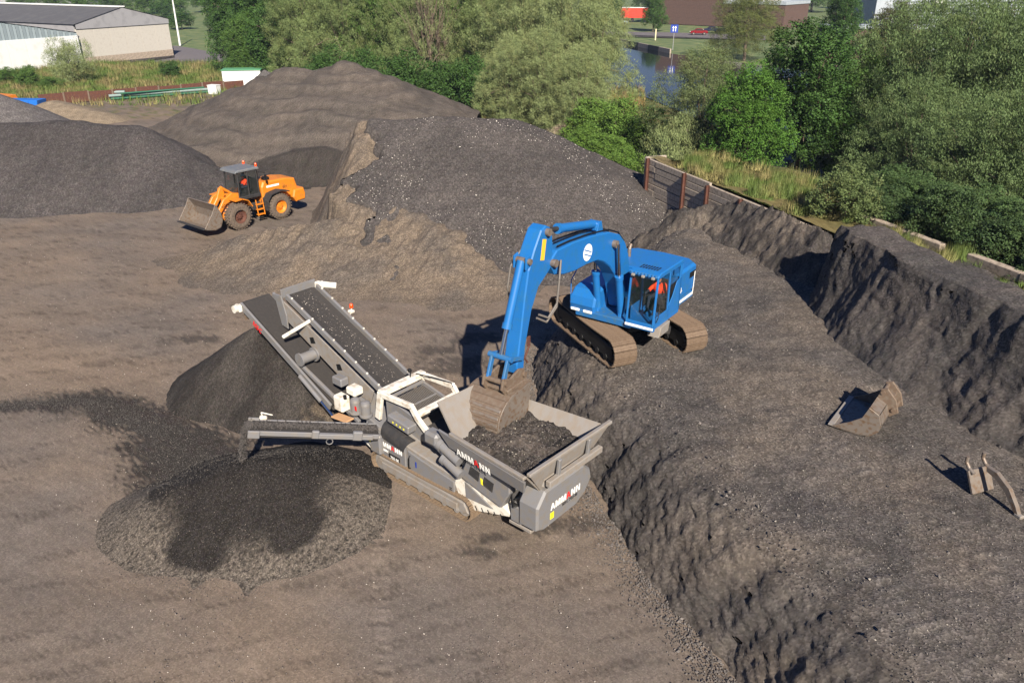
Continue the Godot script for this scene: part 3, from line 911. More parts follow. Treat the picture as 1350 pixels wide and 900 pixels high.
func person(label: String, pos: Vector3, fwd: Vector2, hands: Array) -> void:
	# seated: pos is the point on the seat under the hips, local x is forward
	var o := thing("person", label, "person", pos, fwd)
	var h := Vector3(0, 0.1, 0)
	var chest := Vector3(0.02, 0.50, 0)
	var bones := [[h + Vector3(0, 0, -0.07), h + Vector3(0, 0, 0.07), 0.13, 0.13], [h, Vector3(0.02, 0.32, 0), 0.14, 0.15], [Vector3(0.02, 0.32, -0.06), Vector3(0.0, 0.46, -0.1), 0.12, 0.10], [Vector3(0.02, 0.32, 0.06), Vector3(0.0, 0.46, 0.1), 0.12, 0.10], [chest, Vector3(0.03, 0.62, 0), 0.06, 0.055], [Vector3(0.05, 0.70, 0), Vector3(0.055, 0.77, 0), 0.085, 0.095], [Vector3(0.13, 0.71, 0), Vector3(0.155, 0.70, 0), 0.018, 0.012]]
	for s in [-1.0, 1.0]:
		var hand: Vector3 = hands[0 if s < 0 else 1]
		var sh := Vector3(0.0, 0.47, 0.19 * s)
		var el := sh.lerp(hand, 0.5) + Vector3(-0.02, -0.11, 0.05 * s)
		bones.append_array([[sh, el, 0.06, 0.047], [el, hand, 0.047, 0.032], [hand, hand + (hand - el).normalized() * 0.08, 0.036, 0.03]])
		for f in 4:
			var k := hand + (hand - el).normalized() * 0.08 + Vector3(0, 0.012, (f - 1.5) * 0.02)
			bones.append([k, k + Vector3(0.03, -0.045 + 0.005 * f, 0), 0.010, 0.009])
		bones.append([hand + Vector3(0.01, 0.01, -0.03 * s), hand + Vector3(0.06, -0.01, -0.045 * s), 0.012, 0.010])
		var hip := Vector3(0.03, 0.08, 0.10 * s)
		var kn := Vector3(0.46, 0.12, 0.14 * s)
		var an := Vector3(0.60, -0.30, 0.13 * s)
		bones.append_array([[hip, kn, 0.09, 0.06], [kn, an, 0.06, 0.04], [an, an + Vector3(0.16, -0.06, 0.01 * s), 0.045, 0.035]])
		bones.append([Vector3(0.05, 0.73, 0.09 * s), Vector3(0.05, 0.70, 0.092 * s), 0.018, 0.014])
	pmesh(o, "body", body_mesh(bones, 0.024, 0.04), M.trousers)
	var vest := [[Vector3(0, 0.2, 0), Vector3(0.02, 0.32, 0), 0.155, 0.17], [Vector3(0.02, 0.32, -0.06), Vector3(0.0, 0.46, -0.11), 0.135, 0.115], [Vector3(0.02, 0.32, 0.06), Vector3(0.0, 0.46, 0.11), 0.135, 0.115]]
	for s in [-1.0, 1.0]:
		var hand: Vector3 = hands[0 if s < 0 else 1]
		var sh := Vector3(0.0, 0.47, 0.19 * s)
		vest.append([sh, sh.lerp(hand, 0.5) + Vector3(-0.02, -0.11, 0.05 * s), 0.075, 0.062])
	pmesh(o, "safety_jacket", body_mesh(vest, 0.028, 0.05), M.vest_orange)
	pmesh(o, "face", body_mesh([[Vector3(0.062, 0.70, 0), Vector3(0.065, 0.75, 0), 0.085, 0.09], [Vector3(0.145, 0.715, 0), Vector3(0.165, 0.705, 0), 0.016, 0.012], [Vector3(0.05, 0.62, 0), Vector3(0.05, 0.66, 0), 0.058, 0.06]], 0.014, 0.02), M.skin)
	var b := B.new()
	b.lathe(Vector3(0.05, 0.775, 0), Vector3.UP, V2([0.15, 0, 0.118, 0.01, 0.112, 0.06, 0.085, 0.105, 0.045, 0.125, 0.0, 0.13]), 16)
	part(o, "helmet", b, M.helmet)
	b = B.new()
	for s in [-1.0, 1.0]: b.lathe(Vector3(0.148, 0.745, 0.032 * s), Vector3.RIGHT, V2([0.011, 0, 0.007, 0.006, 0.0, 0.008]), 8)
	b.box(Vector3(0.152, 0.672, 0), Vector3(0.008, 0.008, 0.045), 0.002)
	part(o, "eyes_and_mouth", b, M.dark_print)

func crawler(root: Node3D, turn: Basis, zc: float, length: float, dia: float, width: float, pitch: float, shoe_mat: Material, frame_mat: Material, y0 := 0.0) -> void:
	var b := B.new()
	var r := dia / 2.0
	var l := length / 2.0 - r
	var base := Transform3D(turn, Vector3())
	b.xf = base * Transform3D(Basis(), Vector3(0, y0, zc))
	b.prism(V2([-l - 0.22, r - 0.10, -l - 0.05, r + 0.20, -l * 0.5, r + 0.24, l * 0.5, r + 0.24, l + 0.05, r + 0.20, l + 0.22, r - 0.10, l, 0.17, -l, 0.17]), -width * 0.38, width * 0.38, 0.03)
	for s in [-1.0, 1.0]:
		b.cyl(Vector3(s * l, r, -width * 0.30), Vector3(s * l, r, width * 0.30), r - 0.09, -1, 22)
		b.cyl(Vector3(s * l, r, -width * 0.40), Vector3(s * l, r, width * 0.40), r * 0.35, -1, 14)
	for k in 7:
		var x := lerpf(-l * 0.86, l * 0.86, k / 6.0)
		b.cyl(Vector3(x, 0.20, -width * 0.42), Vector3(x, 0.20, width * 0.42), 0.11, -1, 12)
	var tr := part(root, "crawler_track", b, frame_mat)
	var sb := B.new()
	sb.box(Vector3(0, 0, 0), Vector3(pitch * 0.96, 0.035, width), 0.008)
	for q in [-0.42, 0.0, 0.40]: sb.box(Vector3(q * pitch, 0.028, 0), Vector3(pitch * 0.11, 0.032, width), 0.008)
	var shoe := sb.mesh()
	var per := 4.0 * l + TAU * r
	var cnt := int(round(per / pitch))
	for k in cnt:
		var s := per * k / cnt
		var p: Vector3
		var ang: float
		if s < 2.0 * l: p = Vector3(-l + s, dia, 0); ang = 0.0
		elif s < 2.0 * l + PI * r:
			ang = -(s - 2.0 * l) / r; p = Vector3(l - sin(ang) * r, r + cos(ang) * r, 0)
		elif s < 4.0 * l + PI * r: p = Vector3(l - (s - 2.0 * l - PI * r), 0.0, 0); ang = PI
		else:
			ang = PI - (s - 4.0 * l - PI * r) / r; p = Vector3(-l - sin(ang) * r, r + cos(ang) * r, 0)
		if ang == 0.0: p.y -= 0.05 * sin((p.x + l) / (2.0 * l) * PI)
		pmesh(tr, "track_shoe", shoe, shoe_mat, base * Transform3D(Basis(Vector3.BACK, ang), p + Vector3(0, y0, zc)))

func build_excavator() -> void:
	var fwd := Vector2(-0.575, 0.818)
	var root := thing("excavator", "blue crawler excavator on the spoil bench with its bucket over the hopper", "excavator", Vector3(4.09, BENCH_H + 0.03, -26.55), fwd)
	var ug := Vector3(0.398, 0, 0.917).normalized()      # heading of the crawler frame
	var turn := root.basis.inverse() * Basis(ug, Vector3.UP, ug.cross(Vector3.UP))
	for s in [-1.0, 1.0]: crawler(root, turn, 1.42 * s, 4.95, 0.94, 0.86, 0.205, M.shoe_steel, M.black)
	var b := B.new()
	b.xf = Transform3D(turn, Vector3())
	b.box(Vector3(0, 0.62, 0), Vector3(1.7, 0.42, 2.2), 0.08)
	for s in [-1.0, 1.0]:
		b.bar(Vector3(0.3, 0.66, 0), Vector3(1.35 * s, 0.55, 1.1), 0.45, 0.3, 0.04)
		b.bar(Vector3(0.3, 0.66, 0), Vector3(1.35 * s, 0.55, -1.1), 0.45, 0.3, 0.04)
	b.cyl(Vector3(0, 0.8, 0), Vector3(0, 1.06, 0), 0.68, -1, 28)
	part(root, "undercarriage", b, M.dark_steel)
	for s in [-1.0, 1.0]:
		for k in [-0.75, 0.65]:
			b = B.new()
			b.xf = Transform3D(turn, Vector3())
			b.box(Vector3(k, 0.56, 1.42 * s - 0.34), Vector3(0.34, 0.12, 0.03), 0.01)
			part(root, "track_guard", b, M.dusty_grey)
	# slewing platform, engine house, tank
	b = B.new()
	b.xf = Transform3D(Basis(Vector3.RIGHT, Vector3.BACK, Vector3.DOWN), Vector3(0, 1.14, 0))
	b.prism(V2([1.55, -1.0, 1.55, 1.15, 1.1, 1.45, -2.5, 1.5, -2.95, 1.15, -3.1, 0.0, -2.95, -1.15, -2.5, -1.5, 0.4, -1.5, 0.5, -1.0]), -0.12, 0.12, 0.02)
	part(root, "slewing_platform", b, M.blue_dusty)
	b = B.new()
	b.xf = Transform3D(Basis(Vector3.RIGHT, Vector3.BACK, Vector3.DOWN), Vector3(0, 1.78, 0))
	b.prism(V2([-2.62, -1.48, -0.55, -1.5, -0.45, -0.30, -0.45, 0.30, -0.7, 1.46, -2.6, 1.48, -2.98, 1.1, -3.08, 0.0, -2.98, -1.1]), -0.52, 0.52, 0.09)
	var eng := part(root, "engine_housing", b, M.blue)
	b = B.new()
	for k in 6: b.box(Vector3(-2.3 + 0.07 * k, 2.305, -0.85), Vector3(0.03, 0.015, 0.55), 0.004)
	for k in 5: b.box(Vector3(-1.5 + 0.07 * k, 2.305, 0.5), Vector3(0.03, 0.015, 0.5), 0.004)
	b.box(Vector3(-2.32, 1.95, -1.493), Vector3(0.5, 0.22, 0.012), 0.004)
	small(part(eng, "vent_slots", b, M.black))
	b = B.new()
	each(eng, "hood_lid", M.blue, [[Vector3(-1.15, 2.33, 0.35), Vector3(0.95, 0.07, 0.9)], [Vector3(-1.9, 2.34, -0.5), Vector3(0.7, 0.08, 1.0)]], 0.03)
	b = B.new()
	b.cyl(Vector3(-1.75, 2.25, 0.85), Vector3(-1.75, 2.62, 0.85), 0.07)
	b.cyl(Vector3(-1.75, 2.6, 0.85), Vector3(-1.85, 2.78, 0.85), 0.065)
	part(eng, "exhaust_pipe", b, M.worn_steel)
	b = B.new()
	b.tube([Vector3(-0.75, 2.28, -1.42), Vector3(-0.75, 2.72, -1.42), Vector3(-1.5, 2.72, -1.42), Vector3(-1.5, 2.28, -1.42)], 0.018)
	b.tube([Vector3(-0.75, 2.72, -1.42), Vector3(-0.75, 2.72, -0.9), Vector3(-0.75, 2.3, -0.9)], 0.018)
	part(root, "handrail", b, M.blue)
	b = B.new()
	b.prism(V2([-0.4, 1.2, 1.50, 1.2, 1.58, 1.45, 1.5, 1.72, 1.25, 1.95, 0.85, 2.03, -0.4, 2.06]), 0.42, 1.44, 0.07)
	part(root, "fuel_tank", b, M.blue)
	each(root, "white_marker", M.white_print, [[Vector3(1.555, 1.24, 0.68), Vector3(0.04, 0.09, 0.34)], [Vector3(1.555, 1.24, 1.18), Vector3(0.04, 0.09, 0.34)]], 0.01)
	b = B.new()
	b.tube([Vector3(1.5, 1.2, 1.40), Vector3(1.52, 2.25, 1.40), Vector3(0.9, 2.75, 1.40), Vector3(-0.2, 2.75, 1.40), Vector3(-0.3, 2.06, 1.40)], 0.02)
	part(root, "handrail", b, M.blue)
	# white edge line and side panel beside the cab
	b = B.new()
	b.bar(Vector3(0.35, 1.17, -1.512), Vector3(-2.45, 1.17, -1.512), 0.012, 0.10, 0.003)
	b.bar(Vector3(-2.45, 1.2, -1.512), Vector3(-2.52, 2.0, -1.505), 0.012, 0.07, 0.003)
	part(root, "edge_stripe", b, M.white_print)
	lettering(root, "L.J.", M.white_print, 0.16, Transform3D(Basis(Vector3(-1, 0, 0), Vector3.UP, Vector3(0, 0, -1)), Vector3(-1.15, 1.62, -1.504)))
	# cab: frame, roof, glass
	var z0 := -0.84
	var z1 := -1.88
	var cab := part(root, "cab_floor", func_box([Vector3(0.62, 1.25, -1.36), Vector3(2.0, 0.14, 1.04)], 0.03), M.blue)
	b = B.new()
	for z in [z0, z1]:
		var zz: float = z + (0.035 if z < -1.5 else -0.035)
		b.bar(Vector3(1.62, 1.25, zz), Vector3(1.46, 3.02, zz), 0.07, 0.08, 0.015, Vector3.RIGHT)
		b.bar(Vector3(0.55, 1.3, zz), Vector3(0.55, 3.02, zz), 0.07, 0.09, 0.015, Vector3.RIGHT)
		b.bar(Vector3(-0.34, 1.3, zz), Vector3(-0.34, 3.02, zz), 0.07, 0.10, 0.015, Vector3.RIGHT)
		b.bar(Vector3(1.48, 3.0, zz), Vector3(-0.38, 3.0, zz), 0.07, 0.09, 0.015)
	b.bar(Vector3(1.60, 1.33, z0), Vector3(1.60, 1.33, z1), 0.08, 0.14, 0.02)
	b.bar(Vector3(1.47, 2.99, z0), Vector3(1.47, 2.99, z1), 0.08, 0.10, 0.02)
	part(root, "cab_frame", b, M.blue)
	b = B.new()
	b.prism(V2([0.55, 1.3, 1.58, 1.3, 1.555, 1.62, 0.55, 1.62]), z1, z1 + 0.03, 0.006)
	b.prism(V2([-0.4, 1.3, 0.55, 1.3, 0.55, 1.7, 0.25, 2.0, -0.05, 2.45, -0.3, 2.5, -0.4, 2.5]), z1, z1 + 0.03, 0.006)
	b.prism(V2([-0.4, 1.3, 1.3, 1.3, 1.3, 1.75, -0.4, 1.75]), z0 - 0.03, z0, 0.006)
	b.box(Vector3(-0.37, 1.9, -1.36), Vector3(0.05, 1.2, 1.0), 0.01)
	b.box(Vector3(1.585, 1.19, -1.36), Vector3(0.12, 0.10, 1.06), 0.01)
	part(root, "cab_panel", b, M.blue)
	b = B.new()
	b.box(Vector3(1.66, 1.24, -1.36), Vector3(0.02, 0.085, 1.04), 0.004)
	part(root, "white_marker", b, M.white_print)
	b = B.new()
	b.prism(V2([-0.44, 3.02, 1.56, 3.02, 1.52, 3.10, 1.3, 3.15, -0.3, 3.15, -0.44, 3.10]), z1 - 0.02, z0 + 0.02, 0.03)
	var roof := part(root, "cab_roof", b, M.blue)
	b = B.new()
	for r in 2:
		for k in 7: b.box(Vector3(0.95 + 0.19 * r, 3.152, -1.05 - 0.10 * k), Vector3(0.14, 0.012, 0.06), 0.003)
	small(part(roof, "skylight_slots", b, M.black))
	b = B.new()
	for k in 8: b.box(Vector3(1.555, 3.06, -0.92 - 0.125 * k), Vector3(0.06, 0.10, 0.06), 0.01)
	small(part(roof, "visor_teeth", b, M.blue_dusty))
	for k in [-1.0, -1.36, -1.72]: each(roof, "work_lamp", M.dusty_grey, [[Vector3(1.60, 3.0, k), Vector3(0.10, 0.09, 0.12)]], 0.02)
	b = B.new()
	b.quad(Vector3(1.635, 1.40, z0 - 0.07), Vector3(1.635, 1.40, z1 + 0.07), Vector3(1.50, 2.94, z1 + 0.07), Vector3(1.50, 2.94, z0 - 0.07), Vector3(1, 0.08, 0).normalized())
	part(root, "windscreen", b, M.glass)
	b = B.new()
	b.quad(Vector3(1.52, 1.62, z1 + 0.015), Vector3(0.60, 1.62, z1 + 0.015), Vector3(0.60, 2.95, z1 + 0.015), Vector3(1.43, 2.95, z1 + 0.015), Vector3(0, 0, -1))
	part(root, "side_window", b, M.glass)
	b = B.new()
	b.quad(Vector3(0.50, 1.9, z1 + 0.015), Vector3(-0.05, 2.4, z1 + 0.015), Vector3(-0.29, 2.95, z1 + 0.015), Vector3(0.50, 2.95, z1 + 0.015), Vector3(0, 0, -1))
	part(root, "side_window", b, M.glass)
	b = B.new()
	b.quad(Vector3(1.45, 1.75, z0 - 0.015), Vector3(-0.3, 1.75, z0 - 0.015), Vector3(-0.3, 2.95, z0 - 0.015), Vector3(1.40, 2.95, z0 - 0.015), Vector3(0, 0, 1))
	part(root, "side_window", b, M.dark_glass)
	b = B.new()
	b.box(Vector3(0.15, 1.58, -1.36), Vector3(0.5, 0.5, 0.5), 0.05)
	b.box(Vector3(-0.05, 2.05, -1.36), Vector3(0.14, 0.75, 0.48), 0.05)
	for s in [-1.0, 1.0]:
		b.box(Vector3(0.45, 1.75, -1.36 + 0.33 * s), Vector3(0.4, 0.3, 0.12), 0.03)
		b.cyl(Vector3(0.62, 1.9, -1.36 + 0.33 * s), Vector3(0.64, 2.12, -1.36 + 0.30 * s), 0.022)
	part(root, "operator_seat", b, M.seat)
	b = B.new()
	b.tube([Vector3(1.5, 1.45, z1 - 0.02), Vector3(1.62, 1.7, z1 - 0.14), Vector3(1.6, 2.2, z1 - 0.16)], 0.014)
	b.box(Vector3(1.60, 2.3, z1 - 0.17), Vector3(0.03, 0.26, 0.16), 0.01)
	part(root, "mirror", b, M.dark_steel)
	b = B.new()
	b.prism(V2([0.5, 1.2, 1.2, 1.2, 1.35, 0.85, 0.6, 0.85]), z1 - 0.10, z1 + 0.35, 0.02)
	part(root, "cab_step", b, M.dusty_grey)
	# boom, stick and their cylinders (profiles in the plane of the arm)
	b = B.new()
	b.prism(V2([0.22, 1.32, 0.18, 1.75, 0.38, 2.6, 0.58, 3.3, 0.86, 3.78, 1.28, 4.15, 2.01, 4.42, 3.25, 4.60, 4.3, 4.68, 5.22, 4.68, 5.46, 4.52, 5.50, 4.25, 5.30, 3.95, 4.8, 3.80, 4.1, 3.72, 3.41, 3.72, 2.75, 3.66, 2.3, 3.48, 1.85, 3.18, 1.5, 2.82, 1.2, 2.35, 1.02, 1.9, 0.80, 1.38, 0.52, 1.22]), -0.28, 0.28, 0.035)
	var boom := part(root, "boom", b, M.blue)
	b = B.new()
	for z in [-0.20, 0.20]:
		b.tube([Vector3(0.42, 2.5, z), Vector3(0.62, 3.35, z), Vector3(0.9, 3.86, z), Vector3(1.3, 4.22, z), Vector3(2.01, 4.49, z), Vector3(3.25, 4.66, z), Vector3(4.4, 4.74, z), Vector3(5.1, 4.75, z)], 0.028)
	b.tube([Vector3(1.0, 3.95, 0.08), Vector3(2.0, 4.50, 0.06), Vector3(3.4, 4.70, 0.05), Vector3(4.9, 4.76, 0.05)], 0.022)
	part(boom, "hydraulic_pipe", b, M.hose)
	b = B.new()
	b.lathe(Vector3(3.42, 4.12, -0.282), Vector3(0, 0, -1), V2([0.27, 0.0, 0.27, 0.006, 0.0, 0.006]), 28)
	part(boom, "round_emblem", b, M.white_print, "white disc with two blue slanting bars")
	b = B.new()
	for k in [-0.08, 0.06]: b.bar(Vector3(3.20, 4.02 + k, -0.291), Vector3(3.64, 4.20 + k, -0.291), 0.006, 0.035, 0.0)
	part(boom, "emblem_bar", b, M.blue)
	b = B.new()
	b.cyl(Vector3(1.72, 3.95, -0.42), Vector3(1.72, 3.95, 0.42), 0.13, -1, 18)
	part(root, "pivot_pin", b, M.worn_steel)
	b = B.new()
	b.cyl(Vector3(0.45, 1.55, -0.36), Vector3(0.45, 1.55, 0.36), 0.12, -1, 16)
	part(root, "pivot_pin", b, M.worn_steel)
	b = B.new()
	b.cyl(Vector3(5.42, 4.35, -0.40), Vector3(5.42, 4.35, 0.40), 0.12, -1, 16)
	part(root, "pivot_pin", b, M.worn_steel)
	for z in [-0.45, 0.45]:
		b = B.new()
		b.cyl(Vector3(1.22, 1.35, z), Vector3(1.52, 2.75, z), 0.125, -1, 18)
		b.cyl(Vector3(1.50, 2.68, z), Vector3(1.53, 2.80, z), 0.15, -1, 18)
		b.box(Vector3(1.22, 1.33, z), Vector3(0.26, 0.26, 0.14), 0.05)
		var cy := part(root, "boom_cylinder", b, M.blue)
		b = B.new()
		b.cyl(Vector3(1.52, 2.75, z), Vector3(1.72, 3.95, z), 0.06, -1, 14)
		part(cy, "piston_rod", b, M.chrome)
	b = B.new()
	b.box(Vector3(0.55, 1.5, 0.40), Vector3(0.5, 0.6, 0.10), 0.03)
	b.box(Vector3(0.55, 1.5, -0.40), Vector3(0.5, 0.6, 0.10), 0.03)
	b.box(Vector3(0.2, 1.5, 0.05), Vector3(0.6, 0.5, 0.9), 0.03)
	part(root, "boom_foot_bracket", b, M.blue_dusty)
	b = B.new()
	for k in 5: b.tube([Vector3(0.5, 1.4, -0.05 + 0.07 * k), Vector3(0.95, 1.75 + 0.05 * k, -0.1 + 0.08 * k), Vector3(1.0, 2.2, -0.15 + 0.07 * k)], 0.025)
	part(root, "hose_bundle", b, M.hose)
	b = B.new()
	b.cyl(Vector3(2.65, 4.80, 0), Vector3(4.75, 5.17, 0), 0.135, -1, 20)
	b.cyl(Vector3(4.65, 5.15, 0), Vector3(4.80, 5.18, 0), 0.16, -1, 20)
	b.box(Vector3(2.55, 4.72, 0), Vector3(0.3, 0.3, 0.34), 0.05)
	for z in [-0.17, 0.17]: b.prism(V2([2.3, 4.45, 2.75, 4.5, 2.62, 4.88, 2.45, 4.88]), z - 0.03, z + 0.03, 0.01)
	var sc := part(root, "stick_cylinder", b, M.blue)
	b = B.new()
	b.cyl(Vector3(4.78, 5.175, 0), Vector3(5.72, 5.36, 0), 0.068, -1, 14)
	part(sc, "piston_rod", b, M.dark_steel)
	b = B.new()
	b.prism(V2([5.42, 5.16, 5.55, 5.45, 5.78, 5.56, 6.02, 5.48, 6.36, 4.98, 6.64, 4.46, 6.82, 3.7, 7.02, 2.6, 7.20, 1.75, 7.18, 1.45, 7.02, 1.30, 6.86, 1.38, 6.76, 2.2, 6.46, 3.2, 6.12, 3.80, 5.66, 4.08, 5.36, 4.28]), -0.24, 0.24, 0.035)
	var stick := part(root, "stick", b, M.blue)
	b = B.new()
	b.prism(V2([5.86, 4.55, 6.05, 4.6, 5.95, 5.2, 5.76, 5.15]), -0.248, -0.238, 0.002)
	part(stick, "amber_sticker", b, M.amber_sticker)
	b = B.new()
	b.cyl(Vector3(5.74, 5.36, -0.36), Vector3(5.74, 5.36, 0.36), 0.11, -1, 16)
	part(stick, "stick_pin", b, M.worn_steel)
	b = B.new()
	b.cyl(Vector3(6.62, 4.72, -0.30), Vector3(6.62, 4.72, 0.30), 0.09, -1, 16)
	part(stick, "stick_pin", b, M.worn_steel)
	b = B.new()
	b.cyl(Vector3(6.66, 4.72, 0), Vector3(7.36, 2.95, 0), 0.125, -1, 20)
	b.cyl(Vector3(7.32, 3.05, 0), Vector3(7.38, 2.90, 0), 0.15, -1, 20)
	for z in [-0.2, 0.2]: b.prism(V2([6.45, 4.55, 6.75, 4.5, 6.74, 4.85, 6.55, 4.9]), z - 0.03, z + 0.03, 0.01)
	var bc := part(root, "bucket_cylinder", b, M.blue)
	b = B.new()
	b.cyl(Vector3(7.37, 2.92, 0), Vector3(7.66, 2.16, 0), 0.065, -1, 14)
	part(bc, "piston_rod", b, M.chrome)
	b = B.new()
	for z in [-0.27, 0.27]:
		b.bar(Vector3(7.68, 2.14, z), Vector3(7.92, 1.52, z), 0.09, 0.17, 0.03, Vector3.RIGHT)
		b.bar(Vector3(7.68, 2.14, z * 1.3), Vector3(7.05, 1.95, z * 1.3), 0.06, 0.13, 0.03)
	b.cyl(Vector3(7.68, 2.14, -0.40), Vector3(7.68, 2.14, 0.40), 0.085, -1, 14)
	part(root, "bucket_link", b, M.blue_dusty)
	b = B.new()
	b.tube([Vector3(5.2, 4.4, -0.40), Vector3(5.45, 3.9, -0.52), Vector3(5.6, 3.2, -0.55), Vector3(5.95, 2.85, -0.48), Vector3(6.3, 3.05, -0.38)], 0.035)
	part(root, "stick_hose", b, M.grey_hose)
	b = B.new()
	b.tube([Vector3(5.15, 4.35, -0.34), Vector3(5.35, 3.8, -0.45), Vector3(5.5, 3.05, -0.48), Vector3(5.95, 2.70, -0.42), Vector3(6.35, 2.95, -0.34)], 0.035)
	part(root, "stick_hose", b, M.grey_hose)
	b = B.new()
	b.tube([Vector3(6.3, 4.95, 0.22), Vector3(6.7, 4.5, 0.34), Vector3(6.85, 3.9, 0.34), Vector3(6.75, 3.4, 0.3)], 0.03)
	part(root, "stick_hose", b, M.grey_hose)
	b = B.new()
	b.tube([Vector3(6.65, 2.2, -0.30), Vector3(6.95, 1.9, -0.33), Vector3(6.8, 1.7, -0.33)], 0.03)
	b.box(Vector3(6.72, 2.35, -0.31), Vector3(0.14, 0.3, 0.05), 0.01)
	part(root, "red_coupling", b, M.rust_red)
	# bucket: ribbed shell, cheeks, lip
	var bz := 0.17
	b = B.new()
	var shell := [Vector2(6.92, 1.22)]
	for k in 15:
		var a := lerpf(1.75, -1.75, k / 14.0)
		shell.append(Vector2(7.62 + 0.95 * cos(a), 0.36 + 0.80 * sin(a)))
	shell.append(Vector2(7.22, -0.50))
	b.sheet(shell, bz - 0.70, bz + 0.70, 0.035)
	var bk := part(root, "bucket", b, M.rust_steel, "rust-brown digging bucket with horizontal wear ribs")
	b = B.new()
	var cheek := [Vector2(6.94, 1.18)]
	for k in 15: cheek.append(shell[k + 1] - Vector2(0.0, 0.0))
	cheek.append(Vector2(7.22, -0.48)); cheek.append(Vector2(7.05, 0.35))
	for s in [-1.0, 1.0]: b.prism(cheek, bz + 0.70 * s - 0.025, bz + 0.70 * s + 0.025, 0.008)
	part(bk, "cheek_plate", b, M.worn_steel)
	for k in 9:
		b = B.new()
		var q: Vector2 = shell[5 + k].lerp(shell[6 + k], 0.5)
		var e: Vector2 = (shell[6 + k] - shell[5 + k]).normalized()
		b.box(Vector3(q.x - e.y * 0.045, q.y + e.x * 0.045, bz), Vector3(0.085, 0.04, 1.38), 0.010, Basis(Vector3(e.x, e.y, 0), Vector3(-e.y, e.x, 0), Vector3.BACK))
		part(bk, "wear_rib", b, M.worn_steel)
	b = B.new()
	b.bar(Vector3(7.24, -0.50, bz - 0.70), Vector3(7.24, -0.50, bz + 0.70), 0.20, 0.05, 0.01)
	part(bk, "cutting_edge", b, M.worn_steel)
	b = B.new()
	for s in [-0.33, 0.33]: b.prism(V2([6.90, 1.15, 7.0, 1.60, 7.25, 1.68, 7.7, 1.55, 8.05, 1.68, 8.12, 1.35, 7.9, 1.05]), s - 0.035, s + 0.035, 0.01)
	b.box(Vector3(7.5, 1.25, 0), Vector3(0.9, 0.10, 0.9), 0.02)
	b.cyl(Vector3(7.02, 1.42, -0.42), Vector3(7.02, 1.42, 0.42), 0.09, -1, 14)
	b.cyl(Vector3(7.94, 1.50, -0.42), Vector3(7.94, 1.50, 0.42), 0.08, -1, 14)
	part(root, "quick_hitch", b, M.rust_steel)
	var seat := root.transform * Vector3(0.22, 1.83, -1.36)
	person("seated excavator driver in orange jacket and pale helmet behind the windscreen", seat, fwd, [Vector3(0.40, 0.24, -0.30), Vector3(0.40, 0.24, 0.30)])

func func_box(s: Array, bev: float) -> B:
	var b := B.new()
	for i in range(0, s.size(), 2): b.box(s[i], s[i + 1], bev)
	return b

# ---------------------------------------------------------------- screening plant
func plate(b: B, p: Array, th: float) -> void:     # flat plate through the points of a convex outline
	var nn: Vector3 = (p[1] - p[0]).cross(p[2] - p[0]).normalized() * th / 2.0
	var mid := Vector3()
	for q in p: mid += q / p.size()
	for k in range(1, p.size() - 1):
		b.tri(p[0] + nn, p[k] + nn, p[k + 1] + nn, nn.normalized())
		b.tri(p[0] - nn, p[k] - nn, p[k + 1] - nn, -nn.normalized())
	for k in p.size():
		b.facet(p[k] + nn, p[(k + 1) % p.size()] + nn, p[(k + 1) % p.size()] - nn, p[k] - nn, mid)

func each(root: Node, called: String, m: Material, boxes: Array, bev := 0.02) -> void:
	for q in boxes:
		var b := B.new()
		b.box(q[0], q[1], bev)
		part(root, called, b, m)

func small(o: Node) -> void: o.set_meta("kind", "stuff")

